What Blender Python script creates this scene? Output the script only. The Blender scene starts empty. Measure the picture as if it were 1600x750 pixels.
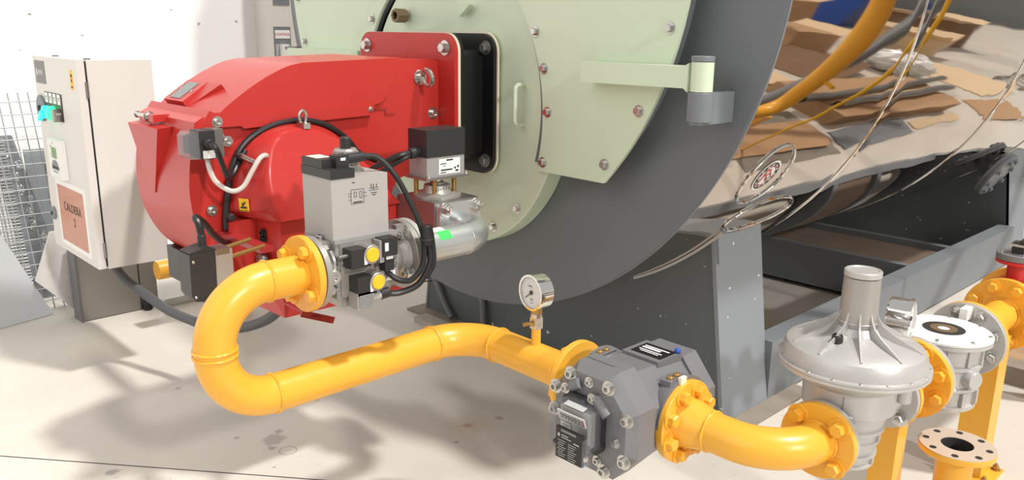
import bpy, bmesh, math, random
from mathutils import Vector as V, Matrix
random.seed(7)
S = bpy.context.scene
COL = S.collection
# ------------------------------------------------------------------ camera, sky, sun, exposure
cam_d = bpy.data.cameras.new('camera'); cam = bpy.data.objects.new('camera', cam_d); COL.objects.link(cam)
PIT, ROL, YAW, FOC = 0.248207, 0.0137238, 0.804266, 1287.03
fw = V((-math.cos(PIT)*math.sin(YAW), math.cos(PIT)*math.cos(YAW), -math.sin(PIT)))
r0 = V((math.cos(YAW), math.sin(YAW), 0)); u0 = r0.cross(fw)
rt = r0*math.cos(ROL)+u0*math.sin(ROL); up = -r0*math.sin(ROL)+u0*math.cos(ROL)
cam.matrix_world = Matrix(((rt.x, up.x, -fw.x, 0), (rt.y, up.y, -fw.y, 0), (rt.z, up.z, -fw.z, 1.6), (0, 0, 0, 1)))
cam_d.sensor_width = 36; cam_d.lens = 36*FOC/1600; cam_d.clip_end = 200
S.camera = cam
w = bpy.data.worlds.new('world'); S.world = w; w.use_nodes = True
bg = w.node_tree.nodes['Background']; bg.inputs[0].default_value = (1, .975, .95, 1); bg.inputs[1].default_value = .56
def sun(name, L, e, ang, c=(1, .97, .93)):
    d = bpy.data.lights.new(name, 'SUN'); d.energy = e; d.angle = math.radians(ang); d.color = c
    o = bpy.data.objects.new(name, d); COL.objects.link(o)
    o.rotation_euler = V(L).to_track_quat('Z', 'Y').to_euler(); o.location = V(L)*8
sun('hall_light_high', (.39, .194, .896), 2.9, 4)
sun('hall_light_low', (.85, -.10, .45), 1.5, 3)
sun('front_fill', (-.10, -.86, .50), .55, 45)  # added soft fill that brightens the boiler front, not a lamp of the hall
S.view_settings.view_transform = 'Standard'; S.view_settings.look = 'None'
S.view_settings.exposure = 0.0; S.view_settings.gamma = 1; S.view_settings.use_curve_mapping = False
# ------------------------------------------------------------------ materials
def lin(c):
    return tuple(((x/255)/12.92 if x/255 <= .04045 else ((x/255+.055)/1.055)**2.4) for x in c)
MATS = {}
def mat(name, rgb, rough=.5, metal=0., var=.06, vs=8, bump=0., bs=60, coat=0., emit=0., alpha=None, trans=0., spec=.5):
    m = bpy.data.materials.new(name); m.use_nodes = True; nt = m.node_tree; p = nt.nodes['Principled BSDF']
    c = lin(rgb)
    p.inputs['Roughness'].default_value = rough; p.inputs['Metallic'].default_value = metal
    p.inputs['Specular IOR Level'].default_value = spec
    if coat: p.inputs['Coat Weight'].default_value = coat; p.inputs['Coat Roughness'].default_value = .08
    p.inputs['Base Color'].default_value = (*c, 1)
    if trans: p.inputs['Transmission Weight'].default_value = trans; p.inputs['IOR'].default_value = 1.2
    if alpha is not None: p.inputs['Alpha'].default_value = alpha
    if emit: p.inputs['Emission Color'].default_value = (*c, 1); p.inputs['Emission Strength'].default_value = emit
    tc = nt.nodes.new('ShaderNodeTexCoord')
    if var:
        n = nt.nodes.new('ShaderNodeTexNoise'); n.inputs['Scale'].default_value = vs; n.inputs['Detail'].default_value = 5
        nt.links.new(tc.outputs['Object'], n.inputs['Vector'])
        mx = nt.nodes.new('ShaderNodeMix'); mx.data_type = 'RGBA'
        mx.inputs[6].default_value = (*[x*(1-var) for x in c], 1); mx.inputs[7].default_value = (*[min(1, x*(1+var)) for x in c], 1)
        nt.links.new(n.outputs['Fac'], mx.inputs[0]); nt.links.new(mx.outputs[2], p.inputs['Base Color'])
        if emit: nt.links.new(mx.outputs[2], p.inputs['Emission Color'])
    if bump:
        n2 = nt.nodes.new('ShaderNodeTexNoise'); n2.inputs['Scale'].default_value = bs; n2.inputs['Detail'].default_value = 3
        nt.links.new(tc.outputs['Object'], n2.inputs['Vector'])
        b = nt.nodes.new('ShaderNodeBump'); b.inputs['Strength'].default_value = bump; b.inputs['Distance'].default_value = .01
        nt.links.new(n2.outputs['Fac'], b.inputs['Height']); nt.links.new(b.outputs['Normal'], p.inputs['Normal'])
    MATS[name] = m; return m
YEL = mat('yellow_paint', (236, 174, 56), .32, var=.07, vs=5, bump=.06, bs=25)
RED = mat('red_paint', (188, 52, 47), .34, var=.04, vs=3, bump=.01, bs=90, coat=.1, spec=.35)
DRED = mat('dark_red_paint', (158, 46, 46), .35, var=.05)
GRN = mat('pale_green_paint', (210, 224, 198), .42, var=.05, vs=3)
DGR = mat('dark_grey_paint', (108, 113, 117), .5, var=.05, vs=4)
MGR = mat('mid_grey_paint', (120, 125, 130), .45, var=.05)
BLK = mat('black_paint', (22, 22, 23), .35, var=.1)
BLP = mat('black_plastic', (44, 43, 44), .45, var=.05)
RUB = mat('black_rubber_cable', (30, 29, 30), .38, var=.08)
GCB = mat('grey_conduit', (84, 85, 87), .5, var=.05)
ALU = mat('cast_aluminium', (172, 168, 163), .42, .55, var=.08, vs=12, bump=.08, bs=120)
ALW = mat('painted_aluminium', (192, 190, 187), .4, .4, var=.04, vs=10, bump=.05, bs=140)
AGR = mat('valve_housing_grey', (150, 148, 146), .5, var=.04)
GPL = mat('grey_plastic', (172, 168, 164), .5, var=.03)
MTR = mat('meter_anodised_grey', (124, 123, 126), .48, .25, var=.06, vs=10)
STL = mat('bright_steel', (200, 198, 194), .25, .95, var=.06)
BST = mat('brushed_steel', (150, 148, 144), .34, .85, var=.06, vs=5)
ZNC = mat('galvanised_steel', (200, 204, 204), .33, .8, var=.12, vs=14)
CHR = mat('chrome', (225, 225, 222), .06, 1., var=0)
BRS = mat('brass', (176, 140, 80), .38, .7, var=.08)
BRZ = mat('brown_bronze', (124, 104, 76), .5, .3)
WHT = mat('white_enamel', (232, 230, 226), .35, var=.02)
CAB = mat('cabinet_grey_enamel', (218, 214, 208), .38, var=.02, bump=.03, bs=200)
PAP = mat('white_label', (236, 236, 234), .5, var=0)
LGR = mat('pale_grey_panel', (174, 177, 179), .35, var=.04, vs=3)
PGR = mat('blue_grey_panel', (150, 158, 163), .4, var=.03)
CRM = mat('cream_gasket', (238, 228, 204), .8, var=.06)
INK = mat('black_ink', (38, 36, 36), .6, var=0)
ORG = mat('orange_notice_sheet', (196, 112, 62), .2, var=.06, coat=.6)
LIM = mat('lime_sticker', (60, 230, 90), .5, var=.03)
YST = mat('yellow_sticker', (240, 190, 40), .5, var=.02)
BLU = mat('blue_plastic', (30, 80, 170), .4, var=.02)
GLED = mat('lit_green_lamp', (40, 240, 130), .3, var=0, emit=2.2)
TLED = mat('lit_teal_lamp', (30, 200, 190), .3, var=0, emit=1.1)
LCD = mat('green_lcd', (110, 150, 90), .3, var=0)
SCR = mat('grey_screen', (108, 116, 116), .2, var=0)
CLR = mat('clear_plastic', (120, 122, 128), .05, var=0, alpha=.3, spec=1.0)
FRO = mat('smoked_clear_plastic', (150, 150, 152), .12, var=0, alpha=.42)
GLS = mat('gauge_glass', (180, 184, 190), .03, var=0, alpha=.08, spec=.6)
HOS = mat('milky_hose', (206, 196, 188), .3, var=.03)
CON = mat('rough_concrete', (172, 166, 156), .9, var=.18, vs=14, bump=.8, bs=30)
TIM = mat('weathered_timber', (140, 130, 118), .8, var=.18, vs=10)
DKB = mat('dusty_brown_deck', (112, 96, 82), .85, var=.25, vs=5)
RST = mat('raw_flange_steel', (196, 178, 160), .6, .1, var=.1)
BOR = mat('pipe_bore', (70, 70, 72), .5, .3)
MRB = mat('flecked_white_board', (226, 223, 220), .4, var=.12, vs=16)
WIR = mat('wire', (150, 150, 150), .4, .6, var=0)
CBD = mat('cardboard', (176, 142, 108), .8, var=.08, vs=6)
CBL = mat('light_cardboard', (214, 190, 156), .8, var=.08, vs=6)
CBK = mat('dark_cardboard', (120, 92, 68), .8, var=.1)
FILM = mat('plastic_film', (228, 230, 230), .3, var=.05)
VRED = mat('valve_red', (200, 40, 34), .4, var=.05)
# mirror cladding with gently uneven sheets
def shell_mat():
    m = bpy.data.materials.new('mirror_stainless'); m.use_nodes = True; nt = m.node_tree; p = nt.nodes['Principled BSDF']
    p.inputs['Base Color'].default_value = (.57, .50, .44, 1); p.inputs['Metallic'].default_value = 1; p.inputs['Roughness'].default_value = .035
    tc = nt.nodes.new('ShaderNodeTexCoord'); mp = nt.nodes.new('ShaderNodeMapping'); mp.inputs['Scale'].default_value = (1.6, .8, 1.6)
    n = nt.nodes.new('ShaderNodeTexNoise'); n.inputs['Scale'].default_value = 2.2; n.inputs['Detail'].default_value = 1.5
    b = nt.nodes.new('ShaderNodeBump'); b.inputs['Strength'].default_value = .11; b.inputs['Distance'].default_value = .03
    nt.links.new(tc.outputs['Object'], mp.inputs['Vector']); nt.links.new(mp.outputs['Vector'], n.inputs['Vector'])
    nt.links.new(n.outputs['Fac'], b.inputs['Height']); nt.links.new(b.outputs['Normal'], p.inputs['Normal'])
    return m
MIR = shell_mat()
def floor_mat():
    m = bpy.data.materials.new('polished_concrete_floor'); m.use_nodes = True; nt = m.node_tree; p = nt.nodes['Principled BSDF']
    N, Lk = nt.nodes.new, nt.links.new
    tc = N('ShaderNodeTexCoord'); geo = N('ShaderNodeNewGeometry')
    n = N('ShaderNodeTexNoise'); n.inputs['Scale'].default_value = 1.6; n.inputs['Detail'].default_value = 8; Lk(tc.outputs['Object'], n.inputs['Vector'])
    r = N('ShaderNodeValToRGB'); r.color_ramp.elements[0].position = .3; r.color_ramp.elements[1].position = .72
    r.color_ramp.elements[0].color = (*lin((200, 194, 184)), 1); r.color_ramp.elements[1].color = (*lin((212, 206, 196)), 1)
    Lk(n.outputs['Fac'], r.inputs[0]); col = r.outputs['Color']
    def mixin(col, fac, rgb):
        mx = N('ShaderNodeMix'); mx.data_type = 'RGBA'; Lk(fac, mx.inputs[0]); Lk(col, mx.inputs[6]); mx.inputs[7].default_value = (*lin(rgb), 1); return mx.outputs[2]
    # small chips
    v = N('ShaderNodeTexNoise'); v.inputs['Scale'].default_value = 34; v.inputs['Detail'].default_value = 2; Lk(tc.outputs['Object'], v.inputs['Vector'])
    for lo, hi, rgb in ((.70, .74, (236, 230, 222)), (.30, .26, (150, 140, 128))):
        mr = N('ShaderNodeMapRange'); mr.inputs[1].default_value = lo; mr.inputs[2].default_value = hi; mr.inputs[4].default_value = .25
        Lk(v.outputs['Fac'], mr.inputs[0]); col = mixin(col, mr.outputs[0], rgb)
    # stains: (x, y, radius, colour, strength, ragged)
    for x, y, rad, rgb, st in ((-2.388, 2.055, .035, (150, 92, 40), .9), (-2.388, 2.055, .16, (196, 160, 118), .35), (-2.82, 1.40, .075, (120, 108, 96), .75), (-2.76, 1.36, .03, (100, 88, 80), .8),
                               (-2.87, 1.45, .03, (100, 88, 80), .8), (-2.988, .841, .04, (112, 106, 100), .9), (-2.35, 2.2, .03, (150, 110, 70), .8), (-2.31, 1.93, .022, (120, 80, 56), .8), (-2.93, 1.3, .02, (100, 88, 80), .8),
                               (-2.62, 1.30, .014, (110, 98, 90), .8), (-3.02, 1.72, .02, (110, 98, 90), .8), (-3.55, 1.32, .02, (112, 104, 96), .8), (-4.735, 1.63, .0, (20, 20, 20), 1)):
        if rad == 0: continue
        d = N('ShaderNodeVectorMath'); d.operation = 'DISTANCE'; d.inputs[1].default_value = (x, y, 0); Lk(geo.outputs['Position'], d.inputs[0])
        nn = N('ShaderNodeTexNoise'); nn.inputs['Scale'].default_value = 22; nn.inputs['Detail'].default_value = 4; Lk(tc.outputs['Object'], nn.inputs['Vector'])
        ma = N('ShaderNodeMath'); ma.operation = 'MULTIPLY_ADD'; ma.inputs[1].default_value = rad*1.3; Lk(nn.outputs['Fac'], ma.inputs[0]); Lk(d.outputs['Value'], ma.inputs[2])
        mr = N('ShaderNodeMapRange'); mr.inputs[1].default_value = rad*1.35; mr.inputs[2].default_value = rad*1.0; mr.inputs[4].default_value = st*.62; Lk(ma.outputs[0], mr.inputs[0])
        col = mixin(col, mr.outputs[0], rgb)
    # drawn ring
    d = N('ShaderNodeVectorMath'); d.operation = 'DISTANCE'; d.inputs[1].default_value = (-2.70, 1.40, 0); Lk(geo.outputs['Position'], d.inputs[0])
    a = N('ShaderNodeMath'); a.operation = 'SUBTRACT'; a.inputs[1].default_value = .033; Lk(d.outputs['Value'], a.inputs[0])
    b = N('ShaderNodeMath'); b.operation = 'ABSOLUTE'; Lk(a.outputs[0], b.inputs[0])
    mr = N('ShaderNodeMapRange'); mr.inputs[1].default_value = .0028; mr.inputs[2].default_value = .0015; mr.inputs[4].default_value = .6; Lk(b.outputs[0], mr.inputs[0])
    col = mixin(col, mr.outputs[0], (104, 92, 84))
    Lk(col, p.inputs['Base Color']); p.inputs['Roughness'].default_value = .42
    bp = N('ShaderNodeBump'); bp.inputs['Strength'].default_value = .05; Lk(n.outputs['Fac'], bp.inputs['Height']); Lk(bp.outputs['Normal'], p.inputs['Normal'])
    return m
def wall_mat():
    m = bpy.data.materials.new('chipped_white_wall'); m.use_nodes = True; nt = m.node_tree; p = nt.nodes['Principled BSDF']; N, Lk = nt.nodes.new, nt.links.new
    tc = N('ShaderNodeTexCoord'); n = N('ShaderNodeTexNoise'); n.inputs['Scale'].default_value = 17; n.inputs['Detail'].default_value = 2; Lk(tc.outputs['Object'], n.inputs['Vector'])
    mr = N('ShaderNodeMapRange'); mr.inputs[1].default_value = .735; mr.inputs[2].default_value = .76; mr.inputs[4].default_value = .8; Lk(n.outputs['Fac'], mr.inputs[0])
    mx = N('ShaderNodeMix'); mx.data_type = 'RGBA'; Lk(mr.outputs[0], mx.inputs[0]); mx.inputs[6].default_value = (.95, .945, .94, 1); mx.inputs[7].default_value = (.25, .23, .2, 1)
    Lk(mx.outputs[2], p.inputs['Base Color']); p.inputs['Roughness'].default_value = .9
    return m
def chipped(name, rgb):
    m = mat(name, rgb, .48, var=0); nt = m.node_tree; p = nt.nodes['Principled BSDF']; N, Lk = nt.nodes.new, nt.links.new
    tc = N('ShaderNodeTexCoord'); n = N('ShaderNodeTexNoise'); n.inputs['Scale'].default_value = 30; n.inputs['Detail'].default_value = 1; Lk(tc.outputs['Object'], n.inputs['Vector'])
    mr = N('ShaderNodeMapRange'); mr.inputs[1].default_value = .765; mr.inputs[2].default_value = .775; Lk(n.outputs['Fac'], mr.inputs[0])
    mx = N('ShaderNodeMix'); mx.data_type = 'RGBA'; Lk(mr.outputs[0], mx.inputs[0]); mx.inputs[6].default_value = (*lin(rgb), 1); mx.inputs[7].default_value = (.75, .75, .74, 1)
    Lk(mx.outputs[2], p.inputs['Base Color']); return m
CHG, CHM = chipped('chipped_dark_grey_paint', (92, 98, 101)), chipped('chipped_grey_paint', (132, 139, 145))
FLR, WAL = floor_mat(), wall_mat()
# ------------------------------------------------------------------ mesh helpers
def basis(ax):
    ax = V(ax).normalized(); t = V((0, 0, 1)) if abs(ax.z) < .9 else V((1, 0, 0))
    a = t.cross(ax).normalized(); b = ax.cross(a).normalized(); return a, b, ax
WO = {}
class MB:
    def __init__(s): s.bm = bmesh.new()
    def _bev(s, fs, b, seg=2):
        if b <= 0: return
        es = list({e for f in fs for e in f.edges if len(e.link_faces) == 2 and e.calc_face_angle(0) > .5})
        if es: bmesh.ops.bevel(s.bm, geom=es, offset=b, segments=seg, profile=.5, affect='EDGES', clamp_overlap=True)
    def box(s, x0, x1, y0, y1, z0, z1, b=0., seg=2):
        return s.prism([(x0, y0), (x1, y0), (x1, y1), (x0, y1)], 'z', z0, z1, b, seg)
    def obox(s, c, r, u, w_, h, d, b=0.):          # oriented box: centre, right, up, width, height, depth
        r = V(r).normalized(); u = V(u); u = (u-r*u.dot(r)).normalized(); n = r.cross(u); c = V(c)
        P = [[c+r*(i*w_/2)+u*(j*h/2)+n*(k*d/2) for i, j in ((-1, -1), (1, -1), (1, 1), (-1, 1))] for k in (-1, 1)]
        return s.loft(P, b)
    def loft(s, rings, b=0., seg=2, cap=True, close=False):
        vs = [[s.bm.verts.new(p) for p in R] for R in rings]; fs = []; n = len(vs[0])
        for A, B in list(zip(vs, vs[1:]))+([(vs[-1], vs[0])] if close else []):
            for i in range(n): fs.append(s.bm.faces.new((A[i], A[(i+1) % n], B[(i+1) % n], B[i])))
        if cap and not close: fs.append(s.bm.faces.new(vs[0][::-1])); fs.append(s.bm.faces.new(vs[-1]))
        s._bev(fs, b, seg); return s
    def prism(s, poly, ax, a0, a1, b=0., seg=2):
        f = {'x': lambda u, v, a: (a, u, v), 'y': lambda u, v, a: (u, a, v), 'z': lambda u, v, a: (u, v, a)}[ax]
        return s.loft([[f(u, v, a) for u, v in poly] for a in (a0, a1)], b, seg)
    def lathe(s, o, ax, prof, n=40, closed=False, a0=0, a1=2*math.pi):
        A, B, Z = basis(ax); o = V(o); full = abs(a1-a0-2*math.pi) < 1e-6; cnt = n if full else n+1; cols = []
        for i in range(cnt):
            t = a0+(a1-a0)*i/n; d = A*math.cos(t)+B*math.sin(t)
            cols.append([o+d*r+Z*h for r, h in prof])
        vs = []
        cen = {}
        for c in cols:
            row = []
            for j, p in enumerate(c):
                if prof[j][0] < 1e-6:
                    if j not in cen: cen[j] = s.bm.verts.new(p)
                    row.append(cen[j])
                else: row.append(s.bm.verts.new(p))
            vs.append(row)
        m = len(prof)
        for i in range(cnt if full else cnt-1):
            a, b = vs[i], vs[(i+1) % cnt]
            for j in range(m if closed else m-1):
                k = (j+1) % m; q = []
                for v in (a[j], b[j], b[k], a[k]):
                    if v not in q: q.append(v)
                if len(q) > 2:
                    try: s.bm.faces.new(q)
                    except ValueError: pass
        return s
    def cyl(s, p0, p1, r0, r1=None, n=32, c=0.):
        r1 = r0 if r1 is None else r1; p0 = V(p0); p1 = V(p1); h = (p1-p0).length
        pr = [(0, 0), (r0-c, 0), (r0, c), (r1, h-c), (r1-c, h), (0, h)] if c else [(0, 0), (r0, 0), (r1, h), (0, h)]
        return s.lathe(p0, p1-p0, pr, n)
    def ring(s, o, ax, ri, ro, t, n=48, c=.0015):
        return s.lathe(o, ax, [(ri, 0), (ro-c, 0), (ro, c), (ro, t-c), (ro-c, t), (ri, t)], n, closed=True)
    def torus(s, o, ax, R, r, n=40, m=12, a0=0, a1=2*math.pi):
        return s.lathe(o, ax, [(R+r*math.cos(2*math.pi*k/m), r*math.sin(2*math.pi*k/m)) for k in range(m)], n, closed=True, a0=a0, a1=a1)
    def tube(s, pts, r, n=14, cap=True):
        pts = [V(p) for p in pts]; rs = r if isinstance(r, (list, tuple)) else [r]*len(pts)
        T = [((pts[min(i+1, len(pts)-1)]-pts[max(i-1, 0)]).normalized()) for i in range(len(pts))]
        a = basis(T[0])[0]; rings = []
        for p, t, rr in zip(pts, T, rs):
            a = (a-t*a.dot(t)).normalized(); b = t.cross(a)
            rings.append([p+(a*math.cos(2*math.pi*k/n)+b*math.sin(2*math.pi*k/n))*rr for k in range(n)])
        return s.loft(rings, cap=cap)
    def sph(s, c, r, sc=(1, 1, 1)):
        ret = bmesh.ops.create_uvsphere(s.bm, u_segments=20, v_segments=12, radius=r)
        for v in ret['verts']: v.co = V((v.co.x*sc[0], v.co.y*sc[1], v.co.z*sc[2]))+V(c)
        return s
    def build(s, name, m, par=None, sharp=.55, flat=False):
        bm = s.bm; bmesh.ops.recalc_face_normals(bm, faces=bm.faces)
        for f in bm.faces: f.smooth = not flat
        for e in bm.edges:
            if len(e.link_faces) == 2 and e.calc_face_angle(0) > sharp: e.smooth = False
        mn = [min(v.co[i] for v in bm.verts) for i in range(3)]; mx = [max(v.co[i] for v in bm.verts) for i in range(3)]
        c = V(((mn[0]+mx[0])/2, (mn[1]+mx[1])/2, mn[2] if par is None else (mn[2]+mx[2])/2))
        for v in bm.verts: v.co -= c
        me = bpy.data.meshes.new(name); bm.to_mesh(me); bm.free(); me.materials.append(m)
        return link(name, me, c, par)
def link(name, me, c, par=None):
    o = bpy.data.objects.new(name, me); COL.objects.link(o); WO[o.name] = V(c)
    if par: o.parent = par; o.location = V(c)-WO[par.name]
    else: o.location = c
    return o
def thing(name, label, cat, loc, group=None):
    o = bpy.data.objects.new(name, None); COL.objects.link(o); o.location = loc; o.empty_display_size = .05; WO[o.name] = V(loc)
    return tag(o, label, cat, group)
def tag(o, label, cat, group=None):
    o['label'] = label; o['category'] = cat
    if group: o['group'] = group
    return o
def struct(o): o['kind'] = 'structure'; return o
BM = {}
def bolt(par, pos, ax, af=.012, m=None, kind='hex', ph=0., name='bolt'):
    """one fastener, its mesh shared by all fasteners alike; ax points away from the surface"""
    m = m or STL; key = (kind, round(af, 4), m.name)
    if key not in BM:
        b = MB(); r = af/math.sqrt(3)
        if kind == 'hex':
            b.cyl((0, 0, -.002), (0, 0, af*.14), af*.85, n=20, c=.0006)
            b.lathe((0, 0, af*.14), (0, 0, 1), [(0, 0), (r, 0), (r, af*.5), (r*.86, af*.6), (0, af*.6)], 6)
        elif kind == 'stud':
            b.cyl((0, 0, -.002), (0, 0, af*.14), af*.85, n=20, c=.0006)
            b.lathe((0, 0, af*.14), (0, 0, 1), [(0, 0), (r, 0), (r, af*.6), (r*.86, af*.7), (0, af*.7)], 6)
            b.cyl((0, 0, af*.7), (0, 0, af*1.25), af*.3, n=12, c=.0006)
        elif kind == 'sock':
            b.lathe((0, 0, -.002), (0, 0, 1), [(0, 0), (af*.9, 0), (af*.9, .003), (af*.55, .003), (af*.55, af*.6), (af*.5, af*.68), (af*.3, af*.68), (af*.3, af*.3), (0, af*.3)], 18)
        else:
            b.lathe((0, 0, -.002), (0, 0, 1), [(0, 0), (af*.6, 0), (af*.6, .003), (af*.4, af*.25+.002), (0, af*.3+.002)], 16)
        bmesh.ops.recalc_face_normals(b.bm, faces=b.bm.faces)
        for f in b.bm.faces: f.smooth = False
        me = bpy.data.meshes.new('bolt'); b.bm.to_mesh(me); b.bm.free(); me.materials.append(m); BM[key] = me
    o = link(name, BM[key], pos, par); A, B, Z = basis(ax)
    a2 = A*math.cos(ph)+B*math.sin(ph); b2 = Z.cross(a2)
    o.rotation_euler = Matrix((a2, b2, Z)).transposed().to_euler(); return o
def text(par, s, c, right, upv, h, m, name='lettering', bold=0.):
    cu = bpy.data.curves.new('lettering', 'FONT'); cu.body = s; cu.size = 1; cu.align_x = 'CENTER'; cu.align_y = 'CENTER'; cu.extrude = .0; cu.offset = bold
    t = bpy.data.objects.new('lettering', cu); me = bpy.data.meshes.new_from_object(t); bpy.data.objects.remove(t); bpy.data.curves.remove(cu)
    r = V(right).normalized(); u = V(upv); u = (u-r*u.dot(r)).normalized()
    for v in me.vertices: v.co = (r*v.co.x+u*v.co.y)*h
    me.materials.append(m); return link(name, me, V(c)+r.cross(u)*.0006, par)
def marks(par, c, right, upv, rows, m, name='printed_marks'):
    """small printed strokes: rows of (x0, x1, y, thickness) in metres on a surface"""
    b = MB(); r = V(right).normalized(); u = V(upv); u = (u-r*u.dot(r)).normalized(); n = r.cross(u); c = V(c)+n*.0008
    for x0, x1, y, t in rows:
        q = [b.bm.verts.new(c+r*x+u*yy) for x, yy in ((x0, y-t/2), (x1, y-t/2), (x1, y+t/2), (x0, y+t/2))]; b.bm.faces.new(q)
    return b.build(name, m, par)
def smooth(pts, k=8):
    P = [V(p) for p in pts]; out = []
    for i in range(len(P)-1):
        a, b, c, d = P[max(i-1, 0)], P[i], P[i+1], P[min(i+2, len(P)-1)]
        for j in range(k):
            t = j/k; out.append(.5*((2*b)+(c-a)*t+(2*a-5*b+4*c-d)*t*t+(3*b-a-3*c+d)*t**3))
    return out+[P[-1]]
def fillet(pts, R, n=14):
    P = [V(p) for p in pts]; out = [P[0]]
    for i in range(1, len(P)-1):
        a = (P[i-1]-P[i]).normalized(); b = (P[i+1]-P[i]).normalized(); th = a.angle(b); t = R/math.tan(th/2)
        cen = P[i]+(a+b).normalized()*(R/math.sin(th/2)); s, e = P[i]+a*t-cen, P[i]+b*t-cen; ang = s.angle(e)
        for j in range(n+1):
            f = j/n; out.append(cen+(s*math.sin((1-f)*ang)+e*math.sin(f*ang))/math.sin(ang))
    return out+[P[-1]]
def cable(name, pts, r, m, par, k=8): return MB().tube(smooth(pts, k), r, 10).build(name, m, par)
def rrect(w_, h, r, n=6, cx=0, cy=0):
    out = []
    for sx, sy, a in ((1, 1, 0), (-1, 1, 90), (-1, -1, 180), (1, -1, 270)):
        for k in range(n+1):
            t = math.radians(a+90*k/n); out.append((cx+sx*(w_/2-r)+r*math.cos(t), cy+sy*(h/2-r)+r*math.sin(t)))
    return out
def flange(par, c, ax, R, t, bore, nb, m, af=.024, bm_=None, phase=None, side=1, kind='hex', rb=.78, name='flange', holes=False):
    """flange disc from c along ax; bolt heads on the +ax side when side=1, else on the -ax side"""
    ax = V(ax).normalized(); f = MB().ring(c, ax, bore, R, t, 56).build(name, m, par)
    A, B, Z = basis(ax); phase = math.pi/nb if phase is None else phase
    for k in range(nb):
        a = phase+2*math.pi*k/nb; p = V(c)+(A*math.cos(a)+B*math.sin(a))*R*rb
        if holes: continue
        bolt(f, p+Z*(t if side > 0 else 0), Z*side, af, bm_ or m, kind, ph=.3*k)
    return f
# ================================================================== SETTING
struct(MB().box(-9, 12, -4, 24, -.1, 0).build('floor', FLR))
# joint line sawn into the floor
struct(MB().obox((-2.94, .95, .0004), (.915, .76, 0), (-.76, .915, 0), 3.2, .005, .0008).build('trim_1', INK))
struct(MB().box(-6.1, -5.9, -4, 12, 0, 5).build('wall_left', WAL))
struct(MB().box(-6.1, 12, 24, 24.2, 0, 4).build('wall_back', MGR))
struct(MB().box(9, 9.2, -4, 24, 0, 2.6).build('wall_right', WAL))
# ================================================================== BOILER
XC, ZC, RB = -2.765, 1.91, 1.497
YP, YD = 2.376, 2.266
def circ_z(x): return ZC-math.sqrt(max(RB**2-(x-XC)**2, 0))
boiler = thing('boiler', 'large horizontal steel boiler with mirror cladding, dark grey front and pale green doors', 'boiler', (XC, 5, .014))
prof = []
seams = (3.45, 5.0, 6.5, 8.0)
y = YP
ys = [YP+.012]
while ys[-1] < 9.2: ys.append(ys[-1]+.05)
ys = sorted(ys+[q+e for q in seams for e in (-.016, -.009, 0, .009, .016)])
for y in ys:
    d = min(abs(y-q) for q in seams); prof.append((RB-.006+(.002 if d < .001 else 0)-(.0012 if .005 < d < .02 else 0), y))
shell = MB().lathe((XC, 0, ZC), (0, 1, 0), prof, 160).build('shell_cladding', MIR, boiler)
for s in seams:
    MB().lathe((XC, s, ZC), (0, 1, 0), [(RB-.010, -.004), (RB-.004, -.003), (RB-.002, 0), (RB-.004, .003), (RB-.010, .004)], 160).build('seam_bead', CHR, boiler)
MB().lathe((XC, YP-.006, ZC), (0, 1, 0), [(0, .01), (RB-.012, .01), (RB-.012, .012), (RB+.002, .014), (RB+.002, .024), (RB-.01, .024)], 160).build('front_trim_band', MGR, boiler)
MB().cyl((XC, YP, ZC), (XC, YP+.02, ZC), RB-.003, n=160).build('front_plate', DGR, boiler)
MB().cyl((XC, 9.18, ZC), (XC, 9.2, ZC), RB-.02, n=96).build('rear_plate', DGR, boiler)
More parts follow.
